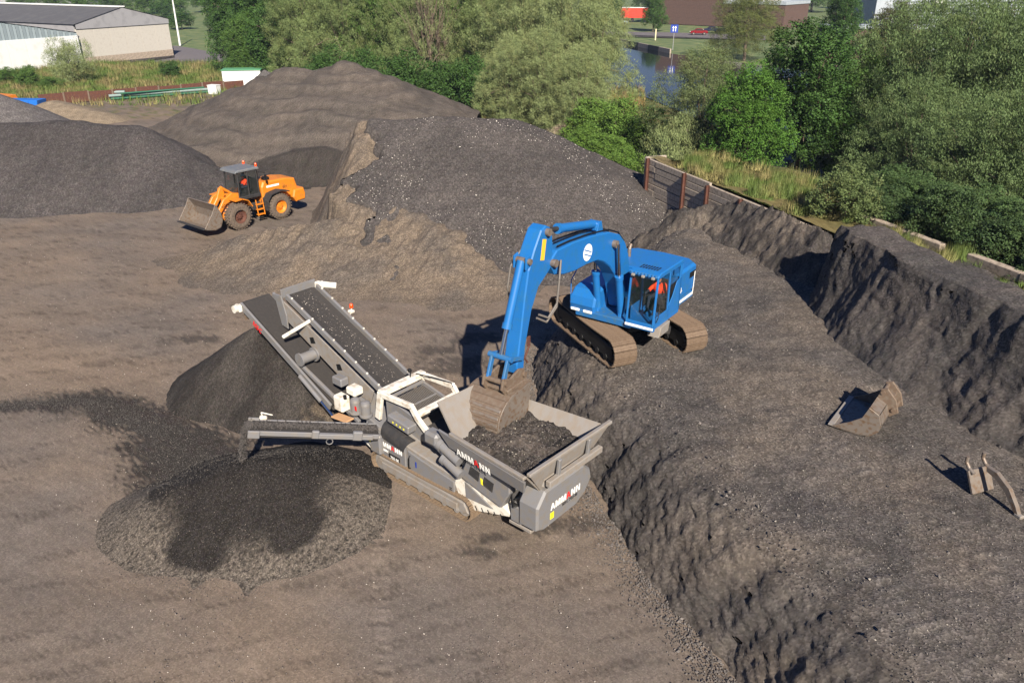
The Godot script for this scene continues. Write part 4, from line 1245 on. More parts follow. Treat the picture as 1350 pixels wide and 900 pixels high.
func build_screener() -> void:
	var fwd := Vector2(0.755, 0.656)
	var root := thing("screening_plant", "grey and cream tracked screening plant with two rising conveyors and a filled hopper", "screening plant", Vector3(-1.98, 0.02, -20.98), fwd)
	var side := Basis(Vector3.RIGHT, Vector3.UP, Vector3.BACK)        # text on faces that look along +z
	var b: B
	for s in [-1.0, 1.0]: crawler(root, Basis(), 1.08 * s, 4.35, 0.72, 0.44, 0.135, M.track_dirt, M.dusty_grey)
	each(root, "track_side_panel", M.dusty_grey, [[Vector3(0.0, 0.36, 1.30), Vector3(3.3, 0.26, 0.06)], [Vector3(0.0, 0.36, -1.30), Vector3(3.3, 0.26, 0.06)]], 0.03)
	each(root, "chassis", M.cream, [[Vector3(0.4, 0.92, 0), Vector3(5.6, 0.30, 1.7)]], 0.04)
	# engine compartment with two side doors
	b = B.new()
	b.prism(V2([-2.0, 0.78, -1.95, 1.50, -1.2, 1.56, -0.5, 1.40, 1.5, 1.20, 1.5, 0.74]), -1.1, 1.14, 0.03)
	part(root, "engine_housing", b, M.dusty_grey)
	b = B.new()
	b.prism(V2([-2.03, 0.60, -1.97, 1.50, -1.4, 1.50, -0.60, 1.36, -0.60, 0.64]), 1.14, 1.24, 0.025)
	var door := part(root, "side_door", b, M.mid_grey)
	brand(door, 0.17, Transform3D(side, Vector3(-1.80, 1.13, 1.244)))
	lettering(door, "MSC", M.white_print, 0.09, Transform3D(side, Vector3(-1.62, 0.93, 1.244)))
	lettering(door, "702-M", M.white_print, 0.10, Transform3D(side, Vector3(-1.30, 0.79, 1.244)))
	b = B.new()
	b.box(Vector3(-1.12, 0.83, 1.242), Vector3(0.52, 0.16, 0.006), 0.002)
	part(door, "model_plate", b, M.dark_print)
	b = B.new()
	b.prism(V2([-0.50, 0.62, -0.50, 1.34, 0.0, 1.26, 1.46, 1.10, 1.46, 0.62]), 1.14, 1.22, 0.02)
	door = part(root, "side_door", b, M.machine_grey)
	b = B.new()
	b.tube([Vector3(-0.40, 0.75, 1.23), Vector3(-0.40, 0.80, 1.29), Vector3(-0.38, 1.15, 1.29), Vector3(-0.38, 1.22, 1.23)], 0.018)
	part(door, "handle", b, M.black)
	b = B.new()
	for k in 3: b.box(Vector3(1.32, 0.72 + 0.06 * k, 1.224), Vector3(0.10, 0.025, 0.01), 0.002)
	small(part(door, "latch", b, M.black))
	b = B.new()
	b.box(Vector3(-0.15, 0.98, 1.224), Vector3(0.06, 0.20, 0.006), 0.001)
	part(door, "sticker", b, M.blue_print)
	# cream rail along the tail
	b = B.new()
	b.bar(Vector3(-2.05, 0.62, 1.1), Vector3(-3.05, 1.02, 1.1), 0.16, 0.20, 0.02)
	part(root, "tail_rail", b, M.cream)
	b = B.new()
	b.bar(Vector3(-2.05, 0.62, -1.0), Vector3(-3.05, 1.02, -1.0), 0.16, 0.20, 0.02)
	part(root, "tail_rail", b, M.cream)
	b = B.new()
	b.bar(Vector3(-1.9, 1.0, 0), Vector3(-3.9, 1.5, 0), 1.5, 0.22, 0.04)
	part(root, "tail_frame", b, M.mid_grey)
	# electrical box and its dark curved hood
	b = B.new()
	b.xf = Transform3D(Basis(Vector3.BACK, -0.12), Vector3())
	b.box(Vector3(-1.15, 1.95, 1.02), Vector3(0.95, 0.26, 0.36), 0.03)
	var cb := part(root, "control_box", b, M.machine_grey)
	b = B.new()
	b.xf = Transform3D(Basis(Vector3.BACK, -0.12), Vector3())
	for k in 4: b.box(Vector3(-1.35 + 0.16 * k, 1.93, 1.205), Vector3(0.05, 0.05, 0.012), 0.003)
	small(part(cb, "push_button", b, M.yellow_print))
	b = B.new()
	for k in 8:
		var a0 := k / 8.0
		var a1 := (k + 1) / 8.0
		var f := func(t: float) -> Array: return [Vector3(-1.75 + 0.10 * t, 1.78 - 0.10 * t * t - 0.30 * t * t, 0.95 + 0.33 * sin(t * 1.5)), Vector3(-0.38 - 0.25 * t, 1.62 - 0.10 * t * t - 0.28 * t * t, 0.95 + 0.33 * sin(t * 1.5))]
		var p: Array = f.call(a0)
		var q: Array = f.call(a1)
		b.facet(p[0], p[1], q[1], q[0], Vector3(-1.0, 1.2, 0.5))
	part(root, "dark_hood", b, M.dark_steel)
	# cream portal frames round the screen deck
	for z in [0.76, -1.0]:
		var path := [Vector3(-2.35, 1.55, z), Vector3(-2.15, 2.50, z), Vector3(-0.72, 2.58, z), Vector3(-0.48, 2.26, z), Vector3(0.30, 1.66, z), Vector3(1.30, 1.12, z)]
		b = B.new()
		for k in path.size() - 1: b.bar(path[k], path[k + 1] + (path[k + 1] - path[k]).normalized() * 0.06, 0.13, 0.20 if k else 0.24, 0.025)
		part(root, "portal_frame", b, M.cream)
	for q in [[Vector3(-2.12, 2.54, 0.80), Vector3(-2.12, 2.54, -1.05), 0.26, 0.20], [Vector3(-0.60, 2.30, 0.72), Vector3(-0.60, 2.30, -0.95), 0.24, 0.14]]:
		b = B.new()
		b.bar(q[0], q[1], q[2], q[3], 0.025)
		part(root, "portal_beam", b, M.cream)
	b = B.new()
	b.tube([Vector3(-2.1, 2.66, -0.7), Vector3(-1.5, 2.68, -0.85), Vector3(-0.75, 2.70, -0.95), Vector3(-0.52, 2.40, -0.95)], 0.018)
	part(root, "portal_cable", b, M.hose)
	b = B.new()
	b.tube([Vector3(-2.1, 2.62, -0.45), Vector3(-2.1, 2.82, -0.47), Vector3(-2.2, 2.88, -0.40)], 0.02)
	b.box(Vector3(-2.12, 2.86, -0.46), Vector3(0.12, 0.12, 0.10), 0.02)
	part(root, "camera_head", b, M.black)
	# vibrating screen deck
	b = B.new()
	b.prism(V2([-2.05, 1.5, -2.05, 2.40, -0.35, 2.05, 1.4, 1.75, 1.4, 1.3]), 0.58, 0.66, 0.015)
	b.prism(V2([-2.05, 1.5, -2.05, 2.40, -0.35, 2.05, 1.4, 1.75, 1.4, 1.3]), -0.91, -0.83, 0.015)
	b.bar(Vector3(-2.0, 2.36, -0.12), Vector3(-2.0, 2.36, -0.12) + Vector3(0.08, 0, 0), 1.45, 0.10, 0.01)
	part(root, "screen_box", b, M.mid_grey)
	b = B.new()
	plate(b, [Vector3(-1.95, 2.24, 0.58), Vector3(-0.70, 2.02, 0.58), Vector3(-0.70, 2.02, -0.83), Vector3(-1.95, 2.24, -0.83)], 0.02)
	var deck := part(root, "screen_mesh", b, M.belt_rubber)
	b = B.new()
	for k in 24:
		var z := lerpf(0.55, -0.80, k / 23.0)
		b.cyl(Vector3(-1.94, 2.265, z), Vector3(-0.71, 2.045, z), 0.006, -1, 5, false)
	small(part(deck, "screen_wire", b, M.dusty_grey))
	b = B.new()
	b.bar(Vector3(-1.32, 2.16, 0.58), Vector3(-1.32, 2.16, -0.83), 0.03, 0.05, 0.005)
	part(deck, "screen_bar", b, M.mid_grey)
	b = B.new()
	plate(b, [Vector3(-0.5, 1.80, 0.58), Vector3(1.5, 1.50, 0.58), Vector3(1.5, 1.50, -0.83), Vector3(-0.5, 1.80, -0.83)], 0.02)
	part(root, "feed_belt", b, M.belt_rubber)
	# vibration motors and white tank
	for q in [Vector3(-3.36, 1.42, 0.86), Vector3(-2.95, 1.42, 0.78)]:
		b = B.new()
		b.lathe(q, Vector3.UP, V2([0.0, 0.0, 0.22, 0.0, 0.22, 0.06, 0.175, 0.08, 0.175, 0.42, 0.15, 0.50, 0.08, 0.54, 0.0, 0.54]), 20)
		for k in 10:
			var a := TAU * k / 10.0
			b.box(q + Vector3(cos(a) * 0.18, 0.25, sin(a) * 0.18), Vector3(0.02, 0.28, 0.012), 0.003, Basis(Vector3.UP, -a))
		part(root, "vibration_motor", b, M.mid_grey)
	b = B.new()
	b.box(Vector3(-3.14, 1.72, 1.03), Vector3(0.10, 0.16, 0.004), 0.001)
	part(root, "motor_label", b, M.red_print)
	each(root, "hydraulic_tank", M.cream, [[Vector3(-3.95, 1.62, 0.95), Vector3(0.46, 0.56, 0.38)]], 0.06)
	each(root, "filter_housing", M.cream, [[Vector3(-3.65, 2.05, 0.62), Vector3(0.45, 0.28, 0.40)]], 0.05)
	b = B.new()
	b.cyl(Vector3(-3.72, 1.85, 0.98), Vector3(-3.72, 1.97, 0.98), 0.06)
	part(root, "filler_cap", b, M.black)
	b = B.new()
	b.box(Vector3(-3.6, 1.30, 1.25), Vector3(0.8, 0.05, 0.34), 0.02, Basis(Vector3(0, 0, 1), 0.12))
	part(root, "belt_scrap", b, M.belt_scrap)
	# ---- main conveyor
	var ma := Vector3(-2.75, 2.02, -0.47)
	var mb := Vector3(-7.70, 4.10, -0.47)
	var md := (mb - ma).normalized()
	var up := Vector3(0, 0, 1).cross(md).normalized() * -1.0
	if up.y < 0: up = -up
	b = B.new()
	for k in 24:
		var p := ma.lerp(mb, k / 24.0)
		var q := ma.lerp(mb, (k + 1) / 24.0)
		for s in [[-0.52, 0.07, -0.25, 0.0], [-0.25, 0.0, 0.25, 0.0], [0.25, 0.0, 0.52, 0.07]]:
			b.quad(p + Vector3(0, 0, s[0]) + up * s[1], p + Vector3(0, 0, s[2]) + up * s[3], q + Vector3(0, 0, s[2]) + up * s[3], q + Vector3(0, 0, s[0]) + up * s[1], (up + Vector3(0, 0, -0.25 * signf(s[0] + s[2]) * (1.0 if absf(s[0] + s[2]) > 0.1 else 0.0))).normalized())
	b.cyl(mb + Vector3(0, 0, -0.52) - up * 0.16, mb + Vector3(0, 0, 0.52) - up * 0.16, 0.17, -1, 22)
	plate(b, [ma - up * 0.30 + Vector3(0, 0, -0.5), mb - up * 0.33 + Vector3(0, 0, -0.5), mb - up * 0.33 + Vector3(0, 0, 0.5), ma - up * 0.30 + Vector3(0, 0, 0.5)], 0.02)
	part(root, "main_belt", b, M.belt_rubber)
	for s in [-1.0, 1.0]:
		b = B.new()
		b.bar(ma + Vector3(0, 0, 0.64 * s) + up * 0.06, mb + Vector3(0, 0, 0.64 * s) + up * 0.06, 0.10, 0.22, 0.015, up)
		var rail := part(root, "conveyor_rail", b, M.machine_grey)
		b = B.new()
		for k in 9:
			b.cyl(ma.lerp(mb, (k + 0.5) / 9.0) + Vector3(0, 0, 0.64 * s) + up * 0.17, ma.lerp(mb, (k + 0.5) / 9.0) + Vector3(0, 0, 0.64 * s) + up * 0.20, 0.035, -1, 10)
		small(part(rail, "rail_bolt", b, M.cream))
	b = B.new()
	b.bar(mb + Vector3(0, 0.02, -0.72) + md * 0.20, mb + Vector3(0, 0.02, 0.72) + md * 0.20, 0.05, 0.34, 0.01)
	part(root, "head_plate", b, M.machine_grey)
	b = B.new()
	b.cyl(mb + Vector3(0, 0.05, -0.70), mb + Vector3(0, 0.05, -0.92), 0.13, -1, 16)
	b.cyl(mb + Vector3(0.05, 0.05, -0.90), mb + Vector3(0.35, -0.02, -1.25), 0.12, -1, 16)
	b.box(mb + Vector3(-0.02, 0.05, -0.78), Vector3(0.30, 0.26, 0.22), 0.04)
	part(root, "drive_motor", b, M.cream)
	b = B.new()
	b.tube([Vector3(-6.0, 3.40, -1.10), Vector3(-6.0, 3.55, -1.30), Vector3(-6.0, 3.75, -1.30)], 0.02)
	b.box(Vector3(-6.0, 3.58, -1.28), Vector3(0.20, 0.10, 0.18), 0.02)
	var bl := part(root, "beacon_bracket", b, M.cream)
	b = B.new()
	b.lathe(Vector3(-6.0, 3.72, -1.30), Vector3.UP, V2([0.0, 0, 0.07, 0.0, 0.07, 0.10, 0.04, 0.15, 0.0, 0.16]), 14)
	part(bl, "beacon", b, M.beacon_orange)
	# deep side plate of the main conveyor with cut-outs and braces
	b = B.new()
	var e := Vector2(md.x, md.y)
	var u := Vector2(up.x, up.y)
	var q0 := Vector2(-3.1, 2.05)
	var q1 := Vector2(-8.05, 4.10)
	b.prism([q0, q1, q1 - u * 0.30, q1 - u * 0.62 - e * 0.7, q0 - u * 0.75 + e * 1.0, q0 - u * 0.55], 0.24, 0.29, 0.01)
	var truss := part(root, "conveyor_side_plate", b, M.dusty_grey)
	for k in 2:
		b = B.new()
		var c := q0.lerp(q1, 0.32 + 0.28 * k) - u * 0.38
		b.prism([c + u * 0.16, c + e * 0.18, c - u * 0.18 + e * 0.05, c - e * 0.17], 0.288, 0.296, 0.002)
		part(truss, "opening", b, M.black)
	b = B.new()
	b.bar(Vector3(-7.0, 3.05, 0.95), Vector3(-6.35, 3.62, 0.18), 0.09, 0.12, 0.02)
	part(root, "cross_brace", b, M.cream)
	b = B.new()
	b.cyl(Vector3(-6.15, 2.45, 0.32), Vector3(-6.15, 2.45, 0.95), 0.19, -1, 20)
	b.cyl(Vector3(-6.15, 2.45, 0.30), Vector3(-6.15, 2.45, 0.36), 0.26, -1, 20)
	b.cyl(Vector3(-6.15, 2.45, 0.90), Vector3(-6.15, 2.45, 0.96), 0.24, -1, 20)
	part(root, "winch_drum", b, M.machine_grey)
	b = B.new()
	b.prism([Vector2(-8.15, 4.18), Vector2(-7.75, 4.20), Vector2(-7.55, 3.5), Vector2(-7.55, 3.0), Vector2(-7.9, 3.05)], 0.30, 0.36, 0.012)
	part(root, "head_bracket", b, M.machine_grey)
	each(root, "valve_box", M.mid_grey, [[Vector3(-4.55, 2.05, 0.5), Vector3(0.5, 0.30, 0.34)]], 0.04)
	# ---- lower conveyor, whose head shows beside the main one
	var la := Vector3(-4.6, 1.22, 0.28)
	var lb := Vector3(-9.45, 3.62, 0.28)
	var ld := (lb - la).normalized()
	var lu := Vector3(-ld.y, ld.x, 0)
	if lu.y < 0: lu = -lu
	b = B.new()
	for k in 20:
		var p := la.lerp(lb, k / 20.0)
		var q := la.lerp(lb, (k + 1) / 20.0)
		b.quad(p + Vector3(0, 0, -0.55), p + Vector3(0, 0, 0.55), q + Vector3(0, 0, 0.55), q + Vector3(0, 0, -0.55), lu)
	b.cyl(lb + Vector3(0, 0, -0.55) - lu * 0.15, lb + Vector3(0, 0, 0.55) - lu * 0.15, 0.155, -1, 22)
	plate(b, [la - lu * 0.30 + Vector3(0, 0, -0.5), lb - lu * 0.31 + Vector3(0, 0, -0.5), lb - lu * 0.31 + Vector3(0, 0, 0.5), la - lu * 0.30 + Vector3(0, 0, 0.5)], 0.02)
	part(root, "lower_belt", b, M.belt_rubber)
	for s in [-1.0, 1.0]:
		b = B.new()
		b.bar(la + Vector3(0, 0, 0.67 * s) - lu * 0.04, lb + Vector3(0, 0, 0.67 * s) - lu * 0.04, 0.09, 0.26, 0.015, lu)
		part(root, "conveyor_rail", b, M.machine_grey)
	b = B.new()
	b.cyl(lb + Vector3(0.0, -0.12, 0.70), lb + Vector3(0.0, -0.12, 0.98), 0.14, -1, 16)
	b.box(lb + Vector3(0.0, -0.12, 0.78), Vector3(0.32, 0.26, 0.14), 0.04)
	part(root, "drive_motor", b, M.cream)
	lettering(root, "MSC", M.red_print, 0.20, Transform3D(Basis(Vector3(-ld.x, -ld.y, 0), lu, Vector3.BACK), la.lerp(lb, 0.84) + Vector3(0, 0, 0.722) - lu * 0.12))
	b = B.new()
	plate(b, [lb + Vector3(-0.17, -0.12, 0.5), lb + Vector3(-0.17, -0.12, -0.5), lb + Vector3(-0.20, -0.75, -0.5), lb + Vector3(-0.20, -0.75, 0.5)], 0.02)
	part(root, "rubber_flap", b, M.rust_steel)
	b = B.new()
	b.cyl(Vector3(-6.0, 1.95, 1.10), Vector3(-4.9, 1.38, 1.12), 0.075, -1, 14)
	var hc := part(root, "lift_cylinder", b, M.machine_grey)
	b = B.new()
	b.cyl(Vector3(-4.9, 1.38, 1.12), Vector3(-4.15, 0.98, 1.14), 0.045, -1, 12)
	part(hc, "piston_rod", b, M.chrome)
	b = B.new()
	b.bar(Vector3(-6.3, 2.15, 0.80), Vector3(-3.3, 1.05, 0.80), 0.12, 0.14, 0.02)
	part(root, "support_arm", b, M.mid_grey)
	b = B.new()
	b.box(Vector3(-4.1, 1.12, 1.20), Vector3(0.12, 0.05, 0.012), 0.002)
	part(root, "warning_sticker", b, M.yellow_print)
	# ---- short side conveyor for the fines
	var fa := Vector3(-1.75, 1.62, 1.30)
	var fb := Vector3(-3.72, 2.34, 4.28)
	var fd := (fb - fa).normalized()
	var fs := fd.cross(Vector3.UP).normalized()
	var fu := fs.cross(fd)
	b = B.new()
	for k in 14:
		var p := fa.lerp(fb, k / 14.0)
		var q := fa.lerp(fb, (k + 1) / 14.0)
		b.quad(p - fs * 0.30, p + fs * 0.30, q + fs * 0.30, q - fs * 0.30, fu)
	b.cyl(fb - fs * 0.30 - fu * 0.11, fb + fs * 0.30 - fu * 0.11, 0.115, -1, 18)
	plate(b, [fa - fu * 0.22 - fs * 0.28, fb - fu * 0.22 - fs * 0.28, fb - fu * 0.22 + fs * 0.28, fa - fu * 0.22 + fs * 0.28], 0.02)
	part(root, "fines_belt", b, M.belt_rubber)
	for s in [-1.0, 1.0]:
		b = B.new()
		b.bar(fa + fs * 0.34 * s - fu * 0.06, fb + fs * 0.34 * s - fu * 0.06, 0.06, 0.15, 0.012, fu)
		b.box(fb + fs * 0.39 * s - fu * 0.08, Vector3(0.34, 0.24, 0.07), 0.03, Basis(fd, fu, fd.cross(fu)))
		part(root, "fines_conveyor_rail", b, M.mid_grey)
	b = B.new()
	b.bar(fa.lerp(fb, 0.05) - fs * 0.42 - fu * 0.05, fa.lerp(fb, 0.55) - fs * 0.42 - fu * 0.05, 0.09, 0.16, 0.02, fu)
	b.box(fa.lerp(fb, 0.52) - fs * 0.42, Vector3(0.22, 0.26, 0.12), 0.03, Basis(fd, fu, fd.cross(fu)))
	b.box(fa.lerp(fb, 0.18) - fs * 0.42, Vector3(0.30, 0.30, 0.14), 0.03, Basis(fd, fu, fd.cross(fu)))
	part(root, "folding_hinge", b, M.mid_grey)
	b = B.new()
	b.box(fa.lerp(fb, 0.93) + fs * 0.42, Vector3(0.22, 0.18, 0.16), 0.03, Basis(fd, fu, fd.cross(fu)))
	b.tube([fa.lerp(fb, 0.93) + fs * 0.42, fa.lerp(fb, 0.95) + fs * 0.40 + fu * 0.22, fa.lerp(fb, 0.86) + fs * 0.40 + fu * 0.15], 0.02)
	part(root, "belt_tensioner", b, M.cream)
	b = B.new()
	for k in 9:
		var a0 := TAU * k / 8.0
		var a1 := TAU * (k + 1) / 8.0
		var c := fa.lerp(fb, 0.40) - fs * 0.36 - fu * 0.26
		b.cyl(c + (fd * cos(a0) + fu * sin(a0)) * 0.10, c + (fd * cos(a1) + fu * sin(a1)) * 0.10, 0.016, -1, 6)
	part(root, "lifting_ring", b, M.mid_grey)
	each(root, "warning_sticker", M.yellow_print, [[fa.lerp(fb, 0.03) + Vector3(-0.15, -0.35, 0.10), Vector3(0.10, 0.18, 0.01)]], 0.002)
	b = B.new()
	b.box(Vector3(-1.85, 1.1, 1.28), Vector3(0.5, 0.7, 0.22), 0.05)
	b.tube([Vector3(-2.1, 0.9, 1.32), Vector3(-2.25, 1.4, 1.45), Vector3(-2.1, 1.8, 1.40)], 0.03)
	part(root, "conveyor_bracket", b, M.mid_grey)
	# ---- feed hopper
	b = B.new()
	plate(b, [Vector3(0.98, 3.58, 1.28), Vector3(1.74, 2.50, 1.30), Vector3(1.84, 2.30, 0.9), Vector3(1.84, 2.30, -0.9), Vector3(1.74, 2.50, -1.30), Vector3(0.98, 3.50, -1.28)], 0.05)
	part(root, "hopper_back_wall", b, M.dusty_grey)
	b = B.new()
	plate(b, [Vector3(1.66, 2.90, 1.42), Vector3(4.55, 2.88, 1.66), Vector3(4.42, 2.05, 0.95), Vector3(1.80, 2.05, 0.92)], 0.05)
	part(root, "hopper_side_wall", b, M.dusty_grey)
	b = B.new()
	plate(b, [Vector3(1.66, 2.90, -1.42), Vector3(4.55, 2.95, -1.66), Vector3(4.42, 2.05, -0.95), Vector3(1.80, 2.05, -0.92)], 0.05)
	part(root, "hopper_side_wall", b, M.dusty_grey)
	b = B.new()
	plate(b, [Vector3(4.62, 2.98, 1.66), Vector3(4.70, 3.02, -1.78), Vector3(4.42, 2.05, -0.95), Vector3(4.42, 2.05, 0.95)], 0.06)
	part(root, "hopper_front_wall", b, M.dusty_grey)
	b = B.new()
	b.bar(Vector3(4.64, 3.00, 1.70), Vector3(4.72, 3.04, -1.80), 0.13, 0.10, 0.02)
	part(root, "hopper_rim", b, M.dusty_grey)
	b = B.new()
	b.bar(Vector3(1.62, 2.90, 1.46), Vector3(4.55, 2.88, 1.72), 0.12, 0.10, 0.02)
	part(root, "hopper_rim", b, M.dusty_grey)
	b = B.new()
	plate(b, [Vector3(1.15, 2.84, 1.44), Vector3(4.58, 2.80, 1.76), Vector3(4.50, 2.42, 1.68), Vector3(1.55, 2.42, 1.40)], 0.07)
	var wall := part(root, "hopper_side_panel", b, M.mid_grey)
	var tx := (Vector3(4.58, 2.80, 1.76) - Vector3(1.15, 2.84, 1.44)).normalized()
	var tn := tx.cross(Vector3(0.05, 1.0, 0.18).normalized()).normalized()
	brand(wall, 0.22, Transform3D(Basis(tx, tn.cross(tx), tn), Vector3(1.95, 2.52, 1.555)))
	for z in [0.55, -0.75]:
		b = B.new()
		b.bar(Vector3(4.75, 2.98, z), Vector3(4.70, 2.35, z), 0.12, 0.10, 0.02, Vector3.RIGHT)
		part(root, "hopper_strut", b, M.machine_grey)
	b = B.new()
	b.bar(Vector3(4.72, 2.40, 1.0), Vector3(4.76, 2.42, -1.30), 0.16, 0.20, 0.02)
	part(root, "hopper_crossbeam", b, M.dusty_grey)
	# cabinet and hull below the hopper
	b = B.new()
	b.prism(V2([1.78, 1.48, 2.16, 2.36, 2.5, 2.40, 3.66, 2.10, 3.66, 1.75, 3.34, 1.15]), 0.55, 1.30, 0.03)
	var cab := part(root, "cabinet", b, M.mid_grey)
	for k in 2:
		b = B.new()
		var c := Vector2(2.38 + 0.52 * k, 1.86 - 0.12 * k)
		b.prism([c + Vector2(-0.15, 0.17), c + Vector2(0.20, 0.10), c + Vector2(0.14, -0.22), c + Vector2(-0.24, -0.12)], 1.296, 1.31, 0.003)
		part(cab, "vent_window", b, M.dark_steel)
	b = B.new()
	b.prism(V2([2.62, 1.62, 2.70, 1.60, 2.68, 1.78, 2.60, 1.80]), 1.298, 1.312, 0.002)
	part(cab, "warning_sticker", b, M.yellow_print)
	b = B.new()
	b.prism(V2([1.50, 1.50, 1.80, 1.46, 3.36, 1.10, 3.60, 0.98, 3.50, 0.84, 2.05, 0.36, 1.62, 0.55, 1.42, 1.0]), -1.0, 1.16, 0.03)
	var hull := part(root, "front_hull", b, M.cream)
	b = B.new()
	b.prism(V2([1.88, 1.30, 1.92, 0.76, 2.95, 0.86]), 1.16, 1.20, 0.01)
	part(hull, "triangle_panel", b, M.machine_grey)
	b = B.new()
	for k in 5: b.bar(Vector3(2.25 + 0.24 * k, 0.62 + 0.05 * k, 1.165), Vector3(2.32 + 0.24 * k, 0.50 + 0.06 * k, 1.165), 0.008, 0.04, 0.0, Vector3.BACK)
	small(part(hull, "cooling_slot", b, M.black))
	for k in 2:
		b = B.new()
		b.cyl(Vector3(1.05 + 0.12 * k, 2.25 - 0.42 * k, 1.30), Vector3(1.85 + 0.05 * k, 2.02 - 0.42 * k, 1.34), 0.15, -1, 18)
		b.cyl(Vector3(1.02 + 0.12 * k, 2.26 - 0.42 * k, 1.30), Vector3(1.14 + 0.12 * k, 2.22 - 0.42 * k, 1.30), 0.18, -1, 18)
		part(root, "vibration_motor", b, M.machine_grey if k == 0 else M.mid_grey)
	each(root, "motor_cover", M.machine_grey, [[Vector3(0.78, 2.36, 1.26), Vector3(0.55, 0.42, 0.40)]], 0.08)
	each(root, "tool_box", M.machine_grey, [[Vector3(3.82, 1.12, 1.02), Vector3(0.42, 0.55, 0.40)]], 0.04)
	b = B.new()
	for k in 4: b.tube([Vector3(3.6, 1.75 - 0.1 * k, 1.15), Vector3(3.78, 1.55 - 0.06 * k, 1.28), Vector3(3.86, 1.40, 1.15)], 0.02)
	part(root, "hose_bundle", b, M.hose)
	# rounded end cover with its lettering
	b = B.new()
	b.xf = Transform3D(Basis(Vector3(0, 0, -1), Vector3.UP, Vector3.RIGHT), Vector3())
	b.prism(V2([-1.28, 0.98, -1.28, 1.70, -0.95, 2.10, 0.75, 2.10, 1.08, 1.80, 1.15, 1.50, 0.85, 1.10, 0.45, 0.90, -1.0, 0.86]), 3.95, 4.62, 0.06)
	var cover := part(root, "end_cover", b, M.machine_grey)
	var ex := Basis(Vector3(0, 0, -1), Vector3.UP, Vector3.RIGHT)
	brand(cover, 0.21, Transform3D(ex, Vector3(4.623, 1.46, 0.72)))
	lettering(cover, "MSC 702-M", M.dark_print, 0.10, Transform3D(ex, Vector3(4.623, 1.28, 0.22)))
	b = B.new()
	b.box(Vector3(4.624, 1.18, 0.66), Vector3(0.008, 0.20, 0.16), 0.002)
	part(cover, "warning_sticker", b, M.yellow_print)
	b = B.new()
	b.box(Vector3(4.2, 2.30, 0.1), Vector3(0.7, 0.34, 1.7), 0.06)
	part(root, "motor_hood", b, M.dusty_grey)
	each(root, "rear_skid", M.dusty_grey, [[Vector3(3.85, 0.66, 0.5), Vector3(0.8, 0.12, 1.2)]], 0.03)
	# ---- what lies in the hopper and on the belts
	var inv := root.transform
	b = B.new()
	var fill_h := func(x: float, z: float) -> float: return 2.55 + 0.24 * exp(-((x - 2.7) * (x - 2.7) + z * z) / 0.9) + 0.16 * na(x + 50, z, 9.0) + 0.05 * na(x, z, 40.0)
	var o := solo("hopper_fill", grid_mesh(40, 50,
		func(i, j):
			var x := lerpf(1.62, 4.55, j / 49.0)
			var z := lerpf(-1.22, 1.22, i / 39.0) * lerpf(0.98, 1.10, j / 49.0)
			return inv * Vector3(x, fill_h.call(x, z), z),
		func(p: Vector3, _n): return tint(Color(0.056, 0.050, 0.045).lerp(Color(0.12, 0.10, 0.085), clampf(0.3 + 1.2 * na(p.x, p.z, 5.0), 0.0, 0.8)), 1.0 + 0.3 * nc(p.x, p.z, 50.0))), M.soil, "dark broken asphalt lying in the hopper under the excavator bucket", "rubble")
	var xs := []
	var cs := []
	var sm := stone_mesh(8)
	for i in 1300:
		var p := Vector3(rng.randf_range(1.8, 4.4), 0, rng.randf_range(-1.15, 1.15))
		p.y = fill_h.call(p.x, p.z)
		xs.append(Transform3D(rot().scaled(Vector3.ONE * rng.randf_range(0.02, 0.06)), inv * p))
		cs.append(tint(Color(0.30, 0.27, 0.22) if rng.randf() < 0.05 else Color(0.075, 0.066, 0.06), rng.randf_range(0.6, 1.4)))
	for i in 520:
		var t := rng.randf()
		var p := ma.lerp(mb, t) + Vector3(0, 0, rng.randf_range(-0.42, 0.42)) + up * 0.02
		xs.append(Transform3D(rot().scaled(Vector3.ONE * rng.randf_range(0.012, 0.045)), inv * p))
		cs.append(Color(0.40, 0.36, 0.32) if rng.randf() < 0.3 else Color(0.10, 0.09, 0.08))
	var st := scatter(self, "belt_stones", sm, M.stone, xs, cs)
	tag(st, "loose stones lying in the hopper and on the main belt", "stones", "", "stuff")
	xs = []; cs = []
	for i in 5200:
		var t := rng.randf()
		var p: Vector3
		if i < 2400:
			p = fa.lerp(fb, t) + fs * rng.randfn() * 0.09 + fu * (0.02 + 0.05 * rng.randf())
		else:
			var y := t * t
			p = fb + Vector3(fd.x, 0, fd.z).normalized() * (0.10 + 0.42 * t) + Vector3(0, 0.05 - 1.45 * y, 0) + fs * rng.randfn() * 0.10 + fd * rng.randfn() * 0.05
		xs.append(Transform3D(rot().scaled(Vector3.ONE * rng.randf_range(0.02, 0.06)), inv * p))
		cs.append(tint(Color(0.048, 0.043, 0.04), rng.randf_range(0.6, 1.7)))
	st = scatter(self, "falling_fines", sm, M.stone, xs, cs)
	tag(st, "black fines riding the short side belt and pouring off its end", "gravel", "", "stuff")

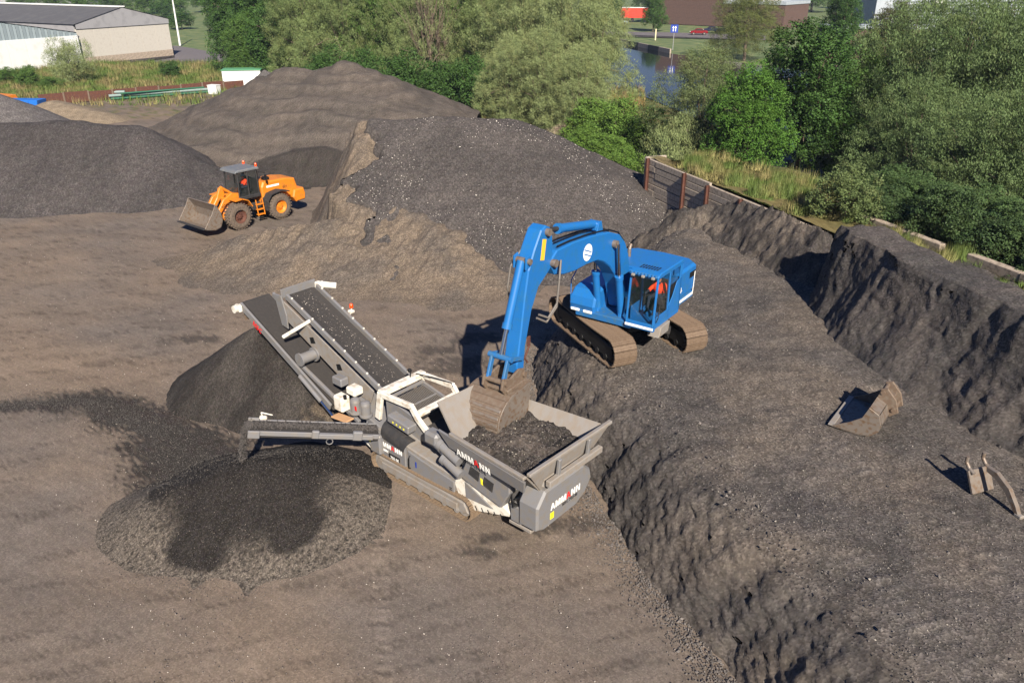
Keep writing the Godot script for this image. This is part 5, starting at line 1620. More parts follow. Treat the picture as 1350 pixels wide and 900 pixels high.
# ---------------------------------------------------------------- wheel loader and loose attachments
func build_loader() -> void:
	var fwd := Vector2(-0.62, 0.78)
	var root := thing("wheel_loader", "orange wheel loader with its empty bucket raised beside the gravel heaps", "wheel loader", Vector3(-16.7, 0.03, -49.35), fwd)
	var tyre := B.new()
	tyre.lathe(Vector3(0, 0, -0.31), Vector3.BACK, V2([0.42, 0.02, 0.62, 0.0, 0.74, 0.05, 0.79, 0.13, 0.79, 0.49, 0.74, 0.57, 0.62, 0.62, 0.42, 0.60]), 30)
	for k in 26:
		var a := TAU * k / 26.0
		for s in [-1.0, 1.0]:
			tyre.box(Vector3(cos(a + 0.06 * s) * 0.80, sin(a + 0.06 * s) * 0.80, 0.15 * s), Vector3(0.06, 0.09, 0.28), 0.012, Basis(Vector3.BACK, a + 0.06 * s) * Basis(Vector3.RIGHT, 0.5 * s))
	var tm := tyre.mesh()
	var rim := B.new()
	rim.lathe(Vector3(0, 0, -0.24), Vector3.BACK, V2([0.0, 0.06, 0.14, 0.06, 0.16, 0.12, 0.30, 0.16, 0.40, 0.02, 0.44, 0.0, 0.44, 0.48, 0.40, 0.46, 0.30, 0.32, 0.16, 0.36, 0.14, 0.42, 0.0, 0.42]), 24)
	for k in 8: rim.cyl(Vector3(cos(TAU * k / 8.0) * 0.2, sin(TAU * k / 8.0) * 0.2, -0.17), Vector3(cos(TAU * k / 8.0) * 0.2, sin(TAU * k / 8.0) * 0.2, 0.17), 0.025, -1, 8)
	var rm := rim.mesh()
	for x in [1.5, -1.5]:
		for z in [-1.05, 1.05]:
			var w := Node3D.new()
			w.name = "wheel"
			root.add_child(w, true)
			w.position = Vector3(x, 0.80, z)
			pmesh(w, "tyre", tm, M.tyre_rubber)
			pmesh(w, "rim", rm, M.orange if x < 0 else M.rust_red)
	var b := B.new()
	b.prism(V2([-3.25, 1.10, -3.30, 1.75, -3.15, 2.25, -2.4, 2.38, -0.75, 2.42, -0.6, 2.1, -0.6, 1.05]), -0.78, 0.78, 0.08)
	var hood := part(root, "engine_hood", b, M.orange)
	lettering(hood, "621", M.dark_print, 0.16, Transform3D(Basis(Vector3(-1, 0, 0), Vector3.UP, Vector3(0, 0, -1)), Vector3(-2.15, 1.85, -0.785)))
	b = B.new()
	b.prism(V2([-1.9, 2.02, -0.95, 2.02, -0.95, 2.14, -1.9, 2.14]), -0.79, -0.775, 0.002)
	part(hood, "name_stripe", b, M.white_print)
	b = B.new()
	for k in 5: b.box(Vector3(-3.30, 1.3 + 0.15 * k, 0), Vector3(0.03, 0.06, 1.1), 0.01)
	small(part(hood, "radiator_slot", b, M.black))
	b = B.new()
	b.prism(V2([-3.55, 0.85, -3.62, 1.25, -3.5, 1.62, -2.75, 1.62, -2.6, 1.15, -2.85, 0.80]), -1.18, 1.18, 0.08)
	part(root, "counterweight", b, M.orange)
	b = B.new()
	b.box(Vector3(-0.9, 0.92, 0), Vector3(3.4, 0.5, 0.9), 0.06)
	b.cyl(Vector3(-1.5, 0.80, -1.0), Vector3(-1.5, 0.80, 1.0), 0.2)
	part(root, "rear_frame", b, M.dark_steel)
	b = B.new()
	b.prism(V2([0.45, 0.60, 0.45, 1.35, 0.95, 2.0, 1.35, 2.0, 1.7, 1.35, 2.15, 1.0, 2.1, 0.55]), -0.45, 0.45, 0.05)
	b.cyl(Vector3(1.5, 0.80, -1.0), Vector3(1.5, 0.80, 1.0), 0.2)
	part(root, "front_frame", b, M.orange)
	for s in [-1.0, 1.0]:
		b = B.new()
		b.sheet(V2([0.62, 1.25, 0.85, 1.66, 1.25, 1.82, 1.75, 1.78]), s * 1.05 - 0.34, s * 1.05 + 0.34, 0.05)
		part(root, "front_mudguard", b, M.orange)
		b = B.new()
		b.sheet(V2([-0.45, 0.75, -0.55, 1.35, -0.85, 1.72, -1.6, 1.85, -2.25, 1.68]), s * 1.02 - 0.36, s * 1.02 + 0.36, 0.06)
		part(root, "rear_mudguard", b, M.dark_steel)
		b = B.new()
		b.prism(V2([0.95, 1.72, 0.95, 2.05, 1.45, 2.15, 2.10, 1.85, 2.68, 1.05, 2.80, 0.62, 2.58, 0.60, 2.35, 1.1, 1.95, 1.55, 1.4, 1.72]), s * 0.58 - 0.09, s * 0.58 + 0.09, 0.025)
		var arm := part(root, "lift_arm", b, M.orange)
		if s < 0: lettering(arm, "621", M.dark_print, 0.13, Transform3D(Basis(Vector3(-0.85, 0.52, 0), Vector3(0.52, 0.85, 0), Vector3(0, 0, -1)), Vector3(2.25, 1.42, -0.672)))
		b = B.new()
		b.cyl(Vector3(0.75, 1.0, s * 0.58), Vector3(1.55, 1.45, s * 0.58), 0.09)
		var c := part(root, "lift_cylinder", b, M.orange)
		b = B.new()
		b.cyl(Vector3(1.5, 1.42, s * 0.58), Vector3(2.0, 1.7, s * 0.58), 0.05)
		part(c, "piston_rod", b, M.chrome)
		b = B.new()
		for k in 3: b.box(Vector3(-0.15, 0.55 + 0.32 * k, s * 1.0), Vector3(0.5, 0.04, 0.26), 0.01)
		b.bar(Vector3(-0.38, 0.5, s * 1.12), Vector3(-0.38, 1.5, s * 1.0), 0.04, 0.06, 0.01, Vector3.RIGHT)
		b.bar(Vector3(0.10, 0.5, s * 1.12), Vector3(0.10, 1.5, s * 1.0), 0.04, 0.06, 0.01, Vector3.RIGHT)
		part(root, "ladder", b, M.orange)
		b = B.new()
		b.tube([Vector3(-0.5, 3.1, s * 0.72), Vector3(-0.7, 3.1, s * 1.15), Vector3(-0.7, 2.9, s * 1.2)], 0.02)
		b.box(Vector3(-0.7, 2.8, s * 1.2), Vector3(0.06, 0.34, 0.20), 0.02)
		part(root, "mirror", b, M.black)
	b = B.new()
	b.prism(V2([1.55, 1.95, 1.70, 2.50, 1.90, 2.45, 2.15, 1.9, 2.62, 1.30, 2.50, 1.15, 1.95, 1.75]), -0.10, 0.10, 0.03)
	b.box(Vector3(1.75, 1.75, 0), Vector3(0.25, 0.25, 1.1), 0.04)
	part(root, "tilt_link", b, M.orange)
	b = B.new()
	b.cyl(Vector3(0.95, 1.85, 0), Vector3(1.78, 2.48, 0), 0.085)
	part(root, "tilt_cylinder", b, M.orange)
	b = B.new()
	b.sheet(V2([4.05, 0.62, 3.35, 0.45, 3.0, 0.55, 2.84, 0.90, 2.88, 1.35, 3.10, 1.78, 3.18, 1.88]), -1.42, 1.42, 0.05)
	var bk := part(root, "loader_bucket", b, M.worn_steel)
	b = B.new()
	for s in [-1.0, 1.0]: b.prism(V2([4.05, 0.62, 3.35, 0.45, 3.0, 0.55, 2.84, 0.90, 2.88, 1.35, 3.18, 1.88, 3.42, 1.45]), s * 1.42 - 0.025, s * 1.42 + 0.025, 0.006)
	part(bk, "cheek_plate", b, M.worn_steel)
	b = B.new()
	b.bar(Vector3(4.06, 0.615, -1.45), Vector3(4.06, 0.615, 1.45), 0.20, 0.05, 0.01)
	part(bk, "cutting_edge", b, M.dark_steel)
	# cab
	b = B.new()
	for x in [-0.42, 0.30, 1.0]:
		for s in [-1.0, 1.0]: b.bar(Vector3(x, 1.75, s * 0.72), Vector3(x * 0.92, 3.30, s * 0.68), 0.08, 0.08, 0.015, Vector3.RIGHT)
	b.box(Vector3(0.28, 1.70, 0), Vector3(1.6, 0.22, 1.55), 0.03)
	b.box(Vector3(-0.43, 2.2, 0), Vector3(0.08, 1.0, 1.4), 0.02)
	part(root, "cab_frame", b, M.dark_steel)
	b = B.new()
	b.prism(V2([-0.62, 3.28, 1.14, 3.28, 1.10, 3.40, 0.9, 3.45, -0.5, 3.45]), -0.82, 0.82, 0.04)
	var roof := part(root, "cab_roof", b, M.roof_grey)
	for q in [Vector3(-0.5, 3.45, -0.6), Vector3(-0.45, 3.45, 0.6)]:
		b = B.new()
		b.lathe(q, Vector3.UP, V2([0.0, 0, 0.075, 0, 0.075, 0.13, 0.05, 0.19, 0, 0.2]), 12)
		part(roof, "beacon", b, M.beacon_orange)
	b = B.new()
	b.quad(Vector3(1.03, 1.8, -0.68), Vector3(1.03, 1.8, 0.68), Vector3(0.95, 3.28, 0.64), Vector3(0.95, 3.28, -0.64), Vector3.RIGHT)
	part(root, "windscreen", b, M.glass)
	for s in [-1.0, 1.0]:
		b = B.new()
		b.quad(Vector3(-0.4, 1.8, s * 0.735), Vector3(0.98, 1.8, s * 0.735), Vector3(0.92, 3.28, s * 0.695), Vector3(-0.38, 3.28, s * 0.695), Vector3(0, 0, s))
		part(root, "side_window", b, M.glass)
	b = B.new()
	b.box(Vector3(0.0, 1.95, 0), Vector3(0.5, 0.32, 0.5), 0.05)
	b.box(Vector3(-0.22, 2.35, 0), Vector3(0.14, 0.7, 0.48), 0.05)
	part(root, "operator_seat", b, M.seat)
	b = B.new()
	b.cyl(Vector3(0.75, 1.8, 0), Vector3(0.55, 2.42, 0), 0.03)
	for k in 12: b.cyl(Vector3(0.52 + 0.08 * cos(TAU * k / 12.0), 2.44 + 0.05 * cos(TAU * k / 12.0), 0.19 * sin(TAU * k / 12.0)), Vector3(0.52 + 0.08 * cos(TAU * (k + 1) / 12.0), 2.44 + 0.05 * cos(TAU * (k + 1) / 12.0), 0.19 * sin(TAU * (k + 1) / 12.0)), 0.015, -1, 6)
	part(root, "steering_wheel", b, M.black)
	b = B.new()
	b.cyl(Vector3(-1.1, 2.38, 0.35), Vector3(-1.1, 2.95, 0.35), 0.07)
	b.box(Vector3(-1.3, 2.48, -0.25), Vector3(0.4, 0.25, 0.4), 0.06)
	part(root, "exhaust_pipe", b, M.black)
	person("seated loader driver in orange jacket behind the loader's glass", root.transform * Vector3(0.06, 2.11, 0), fwd, [Vector3(0.42, 0.30, -0.14), Vector3(0.42, 0.30, 0.14)])

func build_attachments() -> void:
	var o := thing("spare_bucket", "rusty wide ditching bucket lying open on the bench", "bucket", at(1146, 556, BENCH_H) + Vector3(0.15, 0.03, 0.0), Vector2(-0.80, -0.60))
	var b := B.new()
	var prof := V2([0.95, 0.03, 0.20, 0.0, -0.10, 0.06, -0.30, 0.24, -0.36, 0.50, -0.26, 0.78, 0.02, 0.92])
	b.sheet(prof, -1.05, 1.05, 0.03)
	part(o, "shell", b, M.worn_steel)
	for s in [-1.0, 1.0]:
		b = B.new()
		b.prism(V2([0.95, 0.03, 0.20, 0.0, -0.10, 0.06, -0.30, 0.24, -0.36, 0.50, -0.26, 0.78, 0.02, 0.92, 0.16, 0.55, 0.5, 0.28]), s * 1.05 - 0.02, s * 1.05 + 0.02, 0.006)
		part(o, "cheek_plate", b, M.worn_steel if s < 0 else M.rust_steel)
		b = B.new()
		b.prism(V2([-0.20, 0.70, 0.02, 0.90, -0.05, 1.22, -0.22, 1.28, -0.50, 0.98, -0.62, 0.62, -0.40, 0.42]), s * 0.27 - 0.04, s * 0.27 + 0.04, 0.012)
		part(o, "hitch_ear", b, M.rust_steel)
	b = B.new()
	b.cyl(Vector3(-0.12, 1.14, -0.36), Vector3(-0.12, 1.14, 0.36), 0.06)
	b.cyl(Vector3(-0.48, 0.68, -0.36), Vector3(-0.48, 0.68, 0.36), 0.06)
	b.bar(Vector3(-0.3, 0.9, -0.27), Vector3(-0.3, 0.9, 0.27), 0.2, 0.2, 0.02)
	part(o, "hitch_pin", b, M.rust_steel)
	b = B.new()
	b.bar(Vector3(0.95, 0.04, -1.07), Vector3(0.95, 0.04, 1.07), 0.16, 0.04, 0.008)
	part(o, "cutting_edge", b, M.dusty_grey)
	var p := at(1296, 652, BENCH_H)
	o = thing("ripper_tooth", "steel ripper shank with two hooks lying beside the ditching bucket", "ripper", p + Vector3(0, 0.03, 0), Vector2(0.35, 0.94))
	b = B.new()
	b.xf = Transform3D(Basis(Vector3.BACK, 0.5), Vector3())
	b.box(Vector3(0.0, 0.36, 0), Vector3(0.09, 0.62, 0.72), 0.02)
	part(o, "mounting_plate", b, M.worn_steel)
	for s in [-1.0, 1.0]:
		b = B.new()
		b.tube([Vector3(-0.18, 0.55, 0.28 * s), Vector3(-0.34, 0.62, 0.28 * s), Vector3(-0.46, 0.74, 0.28 * s), Vector3(-0.46, 0.90, 0.28 * s)], 0.05, 9)
		part(o, "hook", b, M.worn_steel)
	b = B.new()
	b.prism(V2([-0.05, 0.66, 0.18, 0.62, 0.55, 0.42, 0.82, 0.14, 0.98, 0.0, 1.06, 0.04, 0.92, 0.26, 0.64, 0.58, 0.22, 0.80, -0.08, 0.80]), -0.06, 0.06, 0.015)
	part(o, "shank", b, M.worn_steel)
	b = B.new()
	b.box(Vector3(1.02, 0.04, 0), Vector3(0.20, 0.10, 0.14), 0.03)
	part(o, "shank_tip", b, M.dusty_grey)

# ---------------------------------------------------------------- plank wall, terrace, kerbs
func build_wall() -> void:
	var d := Vector2(0.372, 1.0).normalized()                  # runs towards the camera
	var z0 := -48.9
	var o := thing("plank_retaining_wall", "weathered plank retaining wall held by rusty steel posts", "retaining wall", Vector3(wall_x(z0), 0.0, z0), d)
	var bays := [0.0, 1.35, 4.75, 7.1, 10.1, 13.1, 16.1]
	var r := RandomNumberGenerator.new(); r.seed = 4
	var rows := 11
	for k in bays.size() - 1:
		var step: float = 0.0 if k < 3 else 0.10
		for j in rows:
			var b := B.new()
			var y := 0.35 + 0.362 * j
			b.box(Vector3((bays[k] + bays[k + 1]) / 2.0, y + r.randf_range(-0.012, 0.012) - step, r.randf_range(-0.02, 0.03)), Vector3(bays[k + 1] - bays[k] - 0.04, 0.335, 0.16), 0.018, Basis(Vector3.BACK, r.randf_range(-0.005, 0.005)))
			part(o, "plank", b, M.old_wood if r.randf() < 0.75 else M.concrete)
	for j in rows:
		var b := B.new()
		b.box(Vector3(-0.06, 0.35 + 0.362 * j, -0.75), Vector3(0.16, 0.335, 1.4), 0.018)
		part(o, "plank", b, M.old_wood)
	for x in [0.62, 4.75, 7.1, 10.1, 13.1]:
		var b := B.new()
		for q in [[0.0, 0.16, 0.025], [0.09, 0.02, 0.20], [0.18, 0.16, 0.025]]: b.box(Vector3(x, 2.1, 0.12 + q[0]), Vector3(q[1], 4.2 if x < 5.0 else 3.9, q[2]), 0.004)
		part(o, "steel_post", b, M.rust_red)
	# ground behind the wall
	var col := func(p: Vector3, _n):
		var c := Color(0.17, 0.14, 0.06).lerp(Color(0.07, 0.10, 0.03), clampf(0.3 + 1.5 * na(p.x, p.z, 3.0) + 0.10 * (p.x - wall_x(p.z)), 0.0, 1.0))
		return tint(c.lerp(Color(0.20, 0.15, 0.09), clampf(na(p.x + 9, p.z, 2.0), 0.0, 0.6)), 1.0 + 0.3 * nc(p.x, p.z, 30.0))
	solo("terrace", grid_mesh(130, 90,
		func(i, j):
			var z := lerpf(-48.8, -4.0, i / 129.0)
			var k: float = j / 89.0
			var x: float = wall_x(z) + 0.12 + 46.0 * k * k
			var y := 4.16 + 0.10 * na(x, z, 4.0) - 3.9 * smoothstep(6.0, 15.0, x - wall_x(z))
			if z > -32.0: y = minf(y, 4.05)
			return Vector3(x, y - 1.9 * smoothstep(-46.5, -48.8, z) * smoothstep(1.0, 3.0, x - wall_x(z)), z), col), M.yard, "", "", "", "structure")
	# concrete kerb walls set back above the bank
	var spans := [[Vector2(15.55, -36.1), Vector2(17.45, -30.8)], [Vector2(17.95, -29.7), Vector2(20.3, -23.0)]]
	for k in 2:
		var a: Vector2 = spans[k][0]
		var e: Vector2 = spans[k][1]
		var t := thing("kerb_wall", ["low concrete kerb wall with dry grass, ending beside the leafy shrub", "low mossy concrete kerb wall shaded by the trees"][k], "kerb wall", Vector3(a.x, 3.55, a.y), e - a)
		var n := 3
		for j in n:
			var b := B.new()
			var l := (e - a).length() / n
			b.box(Vector3(l * (j + 0.5), 0.45 + 0.02 * (j % 2), 0.015 * (j % 2)), Vector3(l - 0.015, 0.95, 0.34), 0.03)
			part(t, "concrete_block", b, M.concrete)
	var t := thing("concrete_pipe", "short pale concrete pipe lying at the end of the plank wall", "pipe", at(846, 244, 0.4), Vector2(-0.8, -0.6))
	var b := B.new()
	b.lathe(Vector3(0, 0.3, 0), Vector3.RIGHT, V2([0.26, 0, 0.36, 0, 0.36, 2.2, 0.26, 2.2, 0.26, 0]), 18)
	part(t, "pipe_barrel", b, M.concrete)

# ---------------------------------------------------------------- plants
var clumps := {}

func make_clumps() -> void:
	for kind in ["broad", "willow", "grass"]:
		var r := RandomNumberGenerator.new(); r.seed = hash(kind)
		var b := B.new()
		if kind == "grass":
			for k in 9:
				var a := r.randf() * TAU
				var o := Vector3(cos(a), 0, sin(a)) * r.randf() * 0.12
				var t := Vector3(cos(a) * r.randf_range(0.05, 0.3), r.randf_range(0.5, 1.0), sin(a) * r.randf_range(0.05, 0.3))
				var w := Vector3(-sin(a), 0, cos(a)) * 0.018
				b.tri(o - w, o + w, o + t, Vector3(cos(a), 0.6, sin(a)).normalized())
		else:
			for k in (34 if kind == "broad" else 42):
				var p := Vector3(r.randfn(), r.randfn() * (0.7 if kind == "broad" else 1.0), r.randfn()).limit_length(1.7) * 0.42
				var x := Vector3(r.randfn(), r.randfn() * 0.5, r.randfn()).normalized()
				if kind == "willow": x = (x * 0.7 + Vector3.DOWN * 1.0).normalized()
				var n := (Vector3(r.randfn(), r.randfn(), r.randfn()) * 0.55 + p.normalized() + Vector3.UP * 0.6).normalized()
				var y := n.cross(x).normalized()
				n = x.cross(y).normalized()
				var l := 0.15 if kind == "broad" else 0.15
				var w := 0.105 if kind == "broad" else 0.04
				b.quad(p - x * l, p - y * w, p + x * l, p + y * w, n)
		clumps[kind] = b.mesh()

# a crown of leaf clumps in lobes that leave gaps between them, joined into one mesh and shared by several plants
func crown(key: String, kind: String, h: float, rad: float, cell: float, bush: bool, bare: float, sd: int) -> Array:
	var r := RandomNumberGenerator.new(); r.seed = sd
	var lobes := []
	var n := 8 if bush else 19
	for k in n:
		var t := (k + 0.5) / n
		var a := k * 2.4 + r.randf() * 0.9
		var y := h * (lerpf(0.22, 0.82, t) if bush else lerpf(0.16, 0.88, t))
		var w := rad * 0.86 * sqrt(maxf(0.05, 1.0 - pow(absf(t - 0.36) / 0.68, 2.0))) * r.randf_range(0.45, 1.0)
		lobes.append([Vector3(cos(a) * w, y, sin(a) * w), rad * r.randf_range(0.24, 0.42) * (1.15 if bush else 1.0)])
	lobes.append([Vector3(0, h * (0.66 if bush else 0.90), 0), rad * 0.34])
	lobes.append([Vector3(0, h * 0.5, 0), rad * 0.5])
	var b := B.new()
	var tr := maxf(0.05, h * 0.018)
	b.cyl(Vector3(0, -0.3, 0), Vector3(0.1, h * 0.45, 0.05), tr, tr * 0.65, 9)
	b.cyl(Vector3(0.1, h * 0.44, 0.05), Vector3(0, h * 0.85, 0), tr * 0.66, tr * 0.2, 7)
	for q in lobes:
		var f := Vector3(0.1, h * r.randf_range(0.15, 0.45), 0.05)
		var m: Vector3 = f.lerp(q[0], 0.55) + Vector3(0, h * 0.04, 0)
		b.cyl(f, m, tr * 0.42, tr * 0.28, 6, false)
		b.cyl(m, q[0], tr * 0.28, tr * 0.12, 5, false)
		if bare > 0.0:
			for k in 7:
				var e: Vector3 = q[0] + Vector3(r.randfn() * 0.5, absf(r.randfn()) * 1.1 + 0.6, r.randfn() * 0.5) * rad * 0.45
				b.cyl(m, e, tr * 0.2, 0.02, 4, false)
	var src: Array = clumps[kind].surface_get_arrays(0)
	var sv: PackedVector3Array = src[Mesh.ARRAY_VERTEX]
	var sn: PackedVector3Array = src[Mesh.ARRAY_NORMAL]
	var v := PackedVector3Array()
	var nn := PackedVector3Array()
	var cc := PackedColorArray()
	for q in lobes:
		var cnt := int(5.2 * (q[1] / cell) * (q[1] / cell) * (1.0 - bare))
		var tone := r.randf_range(0.82, 1.18)
		for k in cnt:
			var dd := Vector3(r.randfn(), r.randfn(), r.randfn()).normalized()
			var rr: float = q[1] * (1.15 - 0.55 * pow(r.randf(), 1.7))
			var p: Vector3 = q[0] + dd * rr * Vector3(1.0, 0.84, 1.0)
			if kind == "willow" and dd.y < 0.2: p.y -= r.randf() * rad * 0.16
			if p.y < 0.1: continue
			var bs := Basis(Vector3.UP, r.randf() * TAU)
			if kind == "broad": bs = bs * Basis(Vector3.RIGHT, r.randf_range(-0.6, 0.6))
			v.append_array(Transform3D(bs.scaled(Vector3.ONE * cell * r.randf_range(0.9, 1.7)), p) * sv)
			nn.append_array(Transform3D(bs, Vector3()) * sn)
			var g := tone * r.randf_range(0.68, 1.32)
			var cl := PackedColorArray(); cl.resize(sv.size()); cl.fill(Color(g * r.randf_range(0.9, 1.16), g, g * r.randf_range(0.9, 1.05)))
			cc.append_array(cl)
	var mm := ArrayMesh.new()
	var arr := []
	arr.resize(Mesh.ARRAY_MAX)
	arr[Mesh.ARRAY_VERTEX] = v; arr[Mesh.ARRAY_NORMAL] = nn; arr[Mesh.ARRAY_COLOR] = cc
	mm.add_surface_from_arrays(Mesh.PRIMITIVE_TRIANGLES, arr)
	return [b.mesh(), mm, h, rad]

var crowns := {}
var leaf_mats := {}
var turn_of := 0

func leaf_mat(c: Color) -> StandardMaterial3D:
	if not leaf_mats.has(c):
		var m: StandardMaterial3D = M.leaf.duplicate()
		m.resource_name = "leaf_%d" % leaf_mats.size()
		m.albedo_color = c.linear_to_srgb()
		leaf_mats[c] = m
	return leaf_mats[c]

func plant(called: String, label: String, category: String, pos: Vector3, h: float, rad: float, kind: String, col: Color, group: String, opts := {}) -> void:
	var bush: bool = opts.get("bush", false)
	var bare: float = opts.get("bare", 0.0)
	turn_of += 1
	var key := "%s%s%s%d" % [kind, "_bush" if bush else "", "_bare" if bare > 0.0 else "", turn_of % 3 if not bare else 0]
	if not crowns.has(key):
		crowns[key] = crown(key, kind, 4.2 if bush else 12.0, 2.6 if bush else 5.0, 0.30 if bush else 0.40, bush, bare, hash(key))
	var c: Array = crowns[key]
	var o := thing(called, label, category, pos, Vector2.from_angle(turn_of * 2.1), group)
	o.scale = Vector3(rad / c[3], h / c[2], rad / c[3])
	pmesh(o, "stems" if bush else "trunk", c[0], M.bark)
	pmesh(o, "foliage" if bush else "crown", c[1], leaf_mat(col))

func spot(px: float, z: float, y := 0.0) -> Vector3:          # stands where this column of the view meets the distance z
	return Vector3((px - 675.0) / FOCAL * (absf(z) * 0.906 + (CAM_H - y - 4.0) * 0.423), y, z)

func build_plants() -> void:
	make_clumps()
	var dark := Color(0.046, 0.098, 0.022)
	var mid := Color(0.074, 0.140, 0.030)
	var bright := Color(0.100, 0.178, 0.032)
	var grey := Color(0.175, 0.215, 0.088)
	var grey2 := Color(0.135, 0.180, 0.064)
	var belt := "trees in the belt behind the heaps"
	for t in [[316, -130, 15, 5.0], [348, -122, 16, 5.6], [380, -116, 15, 5.0], [330, -118, 9, 3.8]]:
		plant("broadleaf_tree", "dark green broadleaf tree in the belt beyond the brown heap", "tree", spot(t[0], t[1]), t[2], t[3], "broad", dark if t[2] > 10 else mid, belt)
	for t in [[408, -110, 15, 5.5], [455, -105, 15, 5.5], [548, -102, 14.5, 5.0], [640, -98, 14.5, 5.5]]:
		plant("willow_tree", "grey-green willow in the belt behind the brown heap", "tree", spot(t[0], t[1]), t[2], t[3], "willow", grey2, belt)
	for t in [[500, -107, 15, 5.0], [595, -104, 14, 5.0], [520, -122, 16, 6], [430, -126, 16, 6], [660, -118, 15, 6]]:
		plant("broadleaf_tree", "mid-green broadleaf tree between the grey-green willows", "tree", spot(t[0], t[1]), t[2], t[3], "broad", mid, belt)
	plant("bare_tree", "half-bare tree with pale upright branches among the willows", "tree", spot(568, -97), 14.0, 4.0, "willow", grey, belt, {"bare": 0.72})
	for t in [[478, -97, 6.5, 3.4], [528, -94, 6.5, 3.6], [582, -91, 6.0, 3.2], [622, -89, 6.5, 3.4], [428, -99, 6.5, 3.4]]:
		plant("dark_shrub", "dark green shrub at the foot of the tree belt", "shrub", spot(t[0], t[1]), t[2], t[3], "broad", dark, "dark shrubs under the tree belt", {"bush": true})
	for t in [[690, -92, 14.5, 5.6], [738, -88, 14.0, 5.6], [782, -84, 12.5, 4.8], [716, -79, 9.5, 4.2], [672, -82, 8.5, 3.6], [765, -76, 8.5, 3.8]]:
		plant("willow_tree", "pale grey-green willow beside the pond", "tree", spot(t[0], t[1]), t[2], t[3], "willow", grey, "pale willows beside the pond")
	for t in [[785, -70, 5.0, 3.0], [822, -67, 5.2, 3.0], [852, -66, 4.4, 2.4], [800, -62, 3.4, 2.2], [826, -58, 3.0, 1.8], [770, -66, 3.2, 2.0]]:
		plant("bright_shrub", "bright green leafy shrub between the crushed heap and the plank wall", "shrub", spot(t[0], t[1]), t[2], t[3], "broad", bright, "bright shrubs by the plank wall", {"bush": true, "size": 0.85})
	plant("olive_willow", "pale willow with a forked trunk behind the end of the plank wall", "tree", spot(925, -60), 9.4, 4.4, "willow", Color(0.115, 0.150, 0.060), "")
	plant("willow_bush", "drooping willow bush in front of the forked willow", "shrub", spot(905, -56), 5.5, 2.8, "willow", grey, "", {"bush": true})
	plant("oval_tree", "small bright green oval tree behind the plank wall", "tree", spot(990, -53, 1.5), 7.6, 2.7, "broad", Color(0.070, 0.155, 0.024), "", {"size": 0.8})
	plant("maple_tree", "large dark green maple behind the oval tree", "tree", spot(1060, -55, 1.0), 10.4, 4.3, "broad", dark, "", {"size": 0.9})
	plant("young_maple", "smaller bright-tipped maple beside the large dark one", "tree", spot(1128, -57, 0.5), 8.8, 2.9, "broad", mid, "", {"size": 0.9})
	for t in [[1182, -58, 12.5, 5.0, 0.3], [1245, -50, 12.5, 5.0, 0.6], [1325, -47, 12.5, 5.2, 0.6], [1300, -64, 14, 6.0, 0.0], [1400, -52, 13, 5.5, 0.5], [1205, -46, 8.0, 4.0, 1.0], [1290, -40, 8.0, 4.2, 1.2], [1375, -38, 8.5, 4.2, 1.2]]:
		plant("shade_tree", "shaded green tree in the grove above the high bank", "tree", spot(t[0], t[1], t[4]), t[2], t[3], "willow", Color(0.098, 0.145, 0.054), "trees in the grove above the bank")
	plant("wall_shrub", "grey-green shrub growing at the top of the plank wall beside the bank", "shrub", at(1112, 292, 4.1), 2.7, 1.5, "broad", Color(0.11, 0.15, 0.055), "", {"bush": true, "size": 0.6, "dense": 1.3})
	for q in [[1180, 288], [1222, 300], [1162, 276], [1268, 308], [1318, 326]]:
		plant("kerb_shrub", "low green shrub behind the concrete kerb wall", "shrub", at(q[0], q[1], 3.9) + Vector3(0.9, 0, -0.9), 2.0, 1.4, "broad", Color(0.07, 0.12, 0.04), "shrubs behind the kerb walls", {"bush": true, "size": 0.6})
	for k in 11:
		var t := k / 10.0
		var q := Vector3(lerpf(17.2, 22.5, t) + 0.9 * (k % 2), 3.4 - 0.5 * (k % 2), lerpf(-35.2, -22.0, t))
		plant("bank_shrub", "dense dark green shrub in the hedge between the kerb wall and the grove", "shrub", q, 2.3 + 0.5 * (k % 3), 1.7, "broad", Color(0.05, 0.085, 0.03), "hedge between the kerb wall and the grove", {"bush": true})
	# left, by the warehouse
	plant("silver_shrub", "tall silvery shrub in front of the white warehouse wall", "shrub", at(98, 112), 6.2, 3.2, "willow", grey, "", {"bush": true})
	for q in [[40, 116, 3.0, 2.0], [10, 112, 2.4, 2.2], [66, 118, 1.8, 1.5]]:
		plant("verge_bush", "dark bush on the verge below the white warehouse wall", "shrub", at(q[0], q[1]), q[2], q[3], "broad", mid, "bushes below the white wall", {"bush": true})
	plant("round_bush", "round dark bush alone on the grass near the rusty wall", "shrub", at(228, 104), 2.6, 2.0, "broad", dark, "", {"bush": true})
	for q in [[240, 38], [290, 40], [215, 22], [310, 52]]:
		plant("roadside_bush", "rounded bush in the hedge beyond the warehouse road", "shrub", at(q[0], q[1]), 5.0, 4.5, "broad", dark, "hedge beyond the warehouse", {"bush": true, "size": 1.5})
	for k in 9:
		plant("avenue_tree", "tree in the far row beyond the warehouse roofs", "tree", at(30 + 40 * k, 16 + (k % 3) * 2), 11.0, 6.0, "broad", mid, "far avenue trees", {"size": 2.4})
	# beyond the pond
	plant("road_tree", "single round-crowned tree on the grass by the far road", "tree", at(861, 41), 9.0, 3.8, "broad", Color(0.06, 0.12, 0.025), "", {"size": 1.1})
	plant("trailer_tree", "dark tree standing beside the red trailer", "tree", at(808, 36), 9.5, 3.0, "broad", dark, "", {"size": 1.1})
	plant("olive_tree", "broad olive-green tree beside the brown building", "tree", spot(985, -150), 12, 7.0, "willow", Color(0.10, 0.12, 0.035), "", {"size": 1.3})
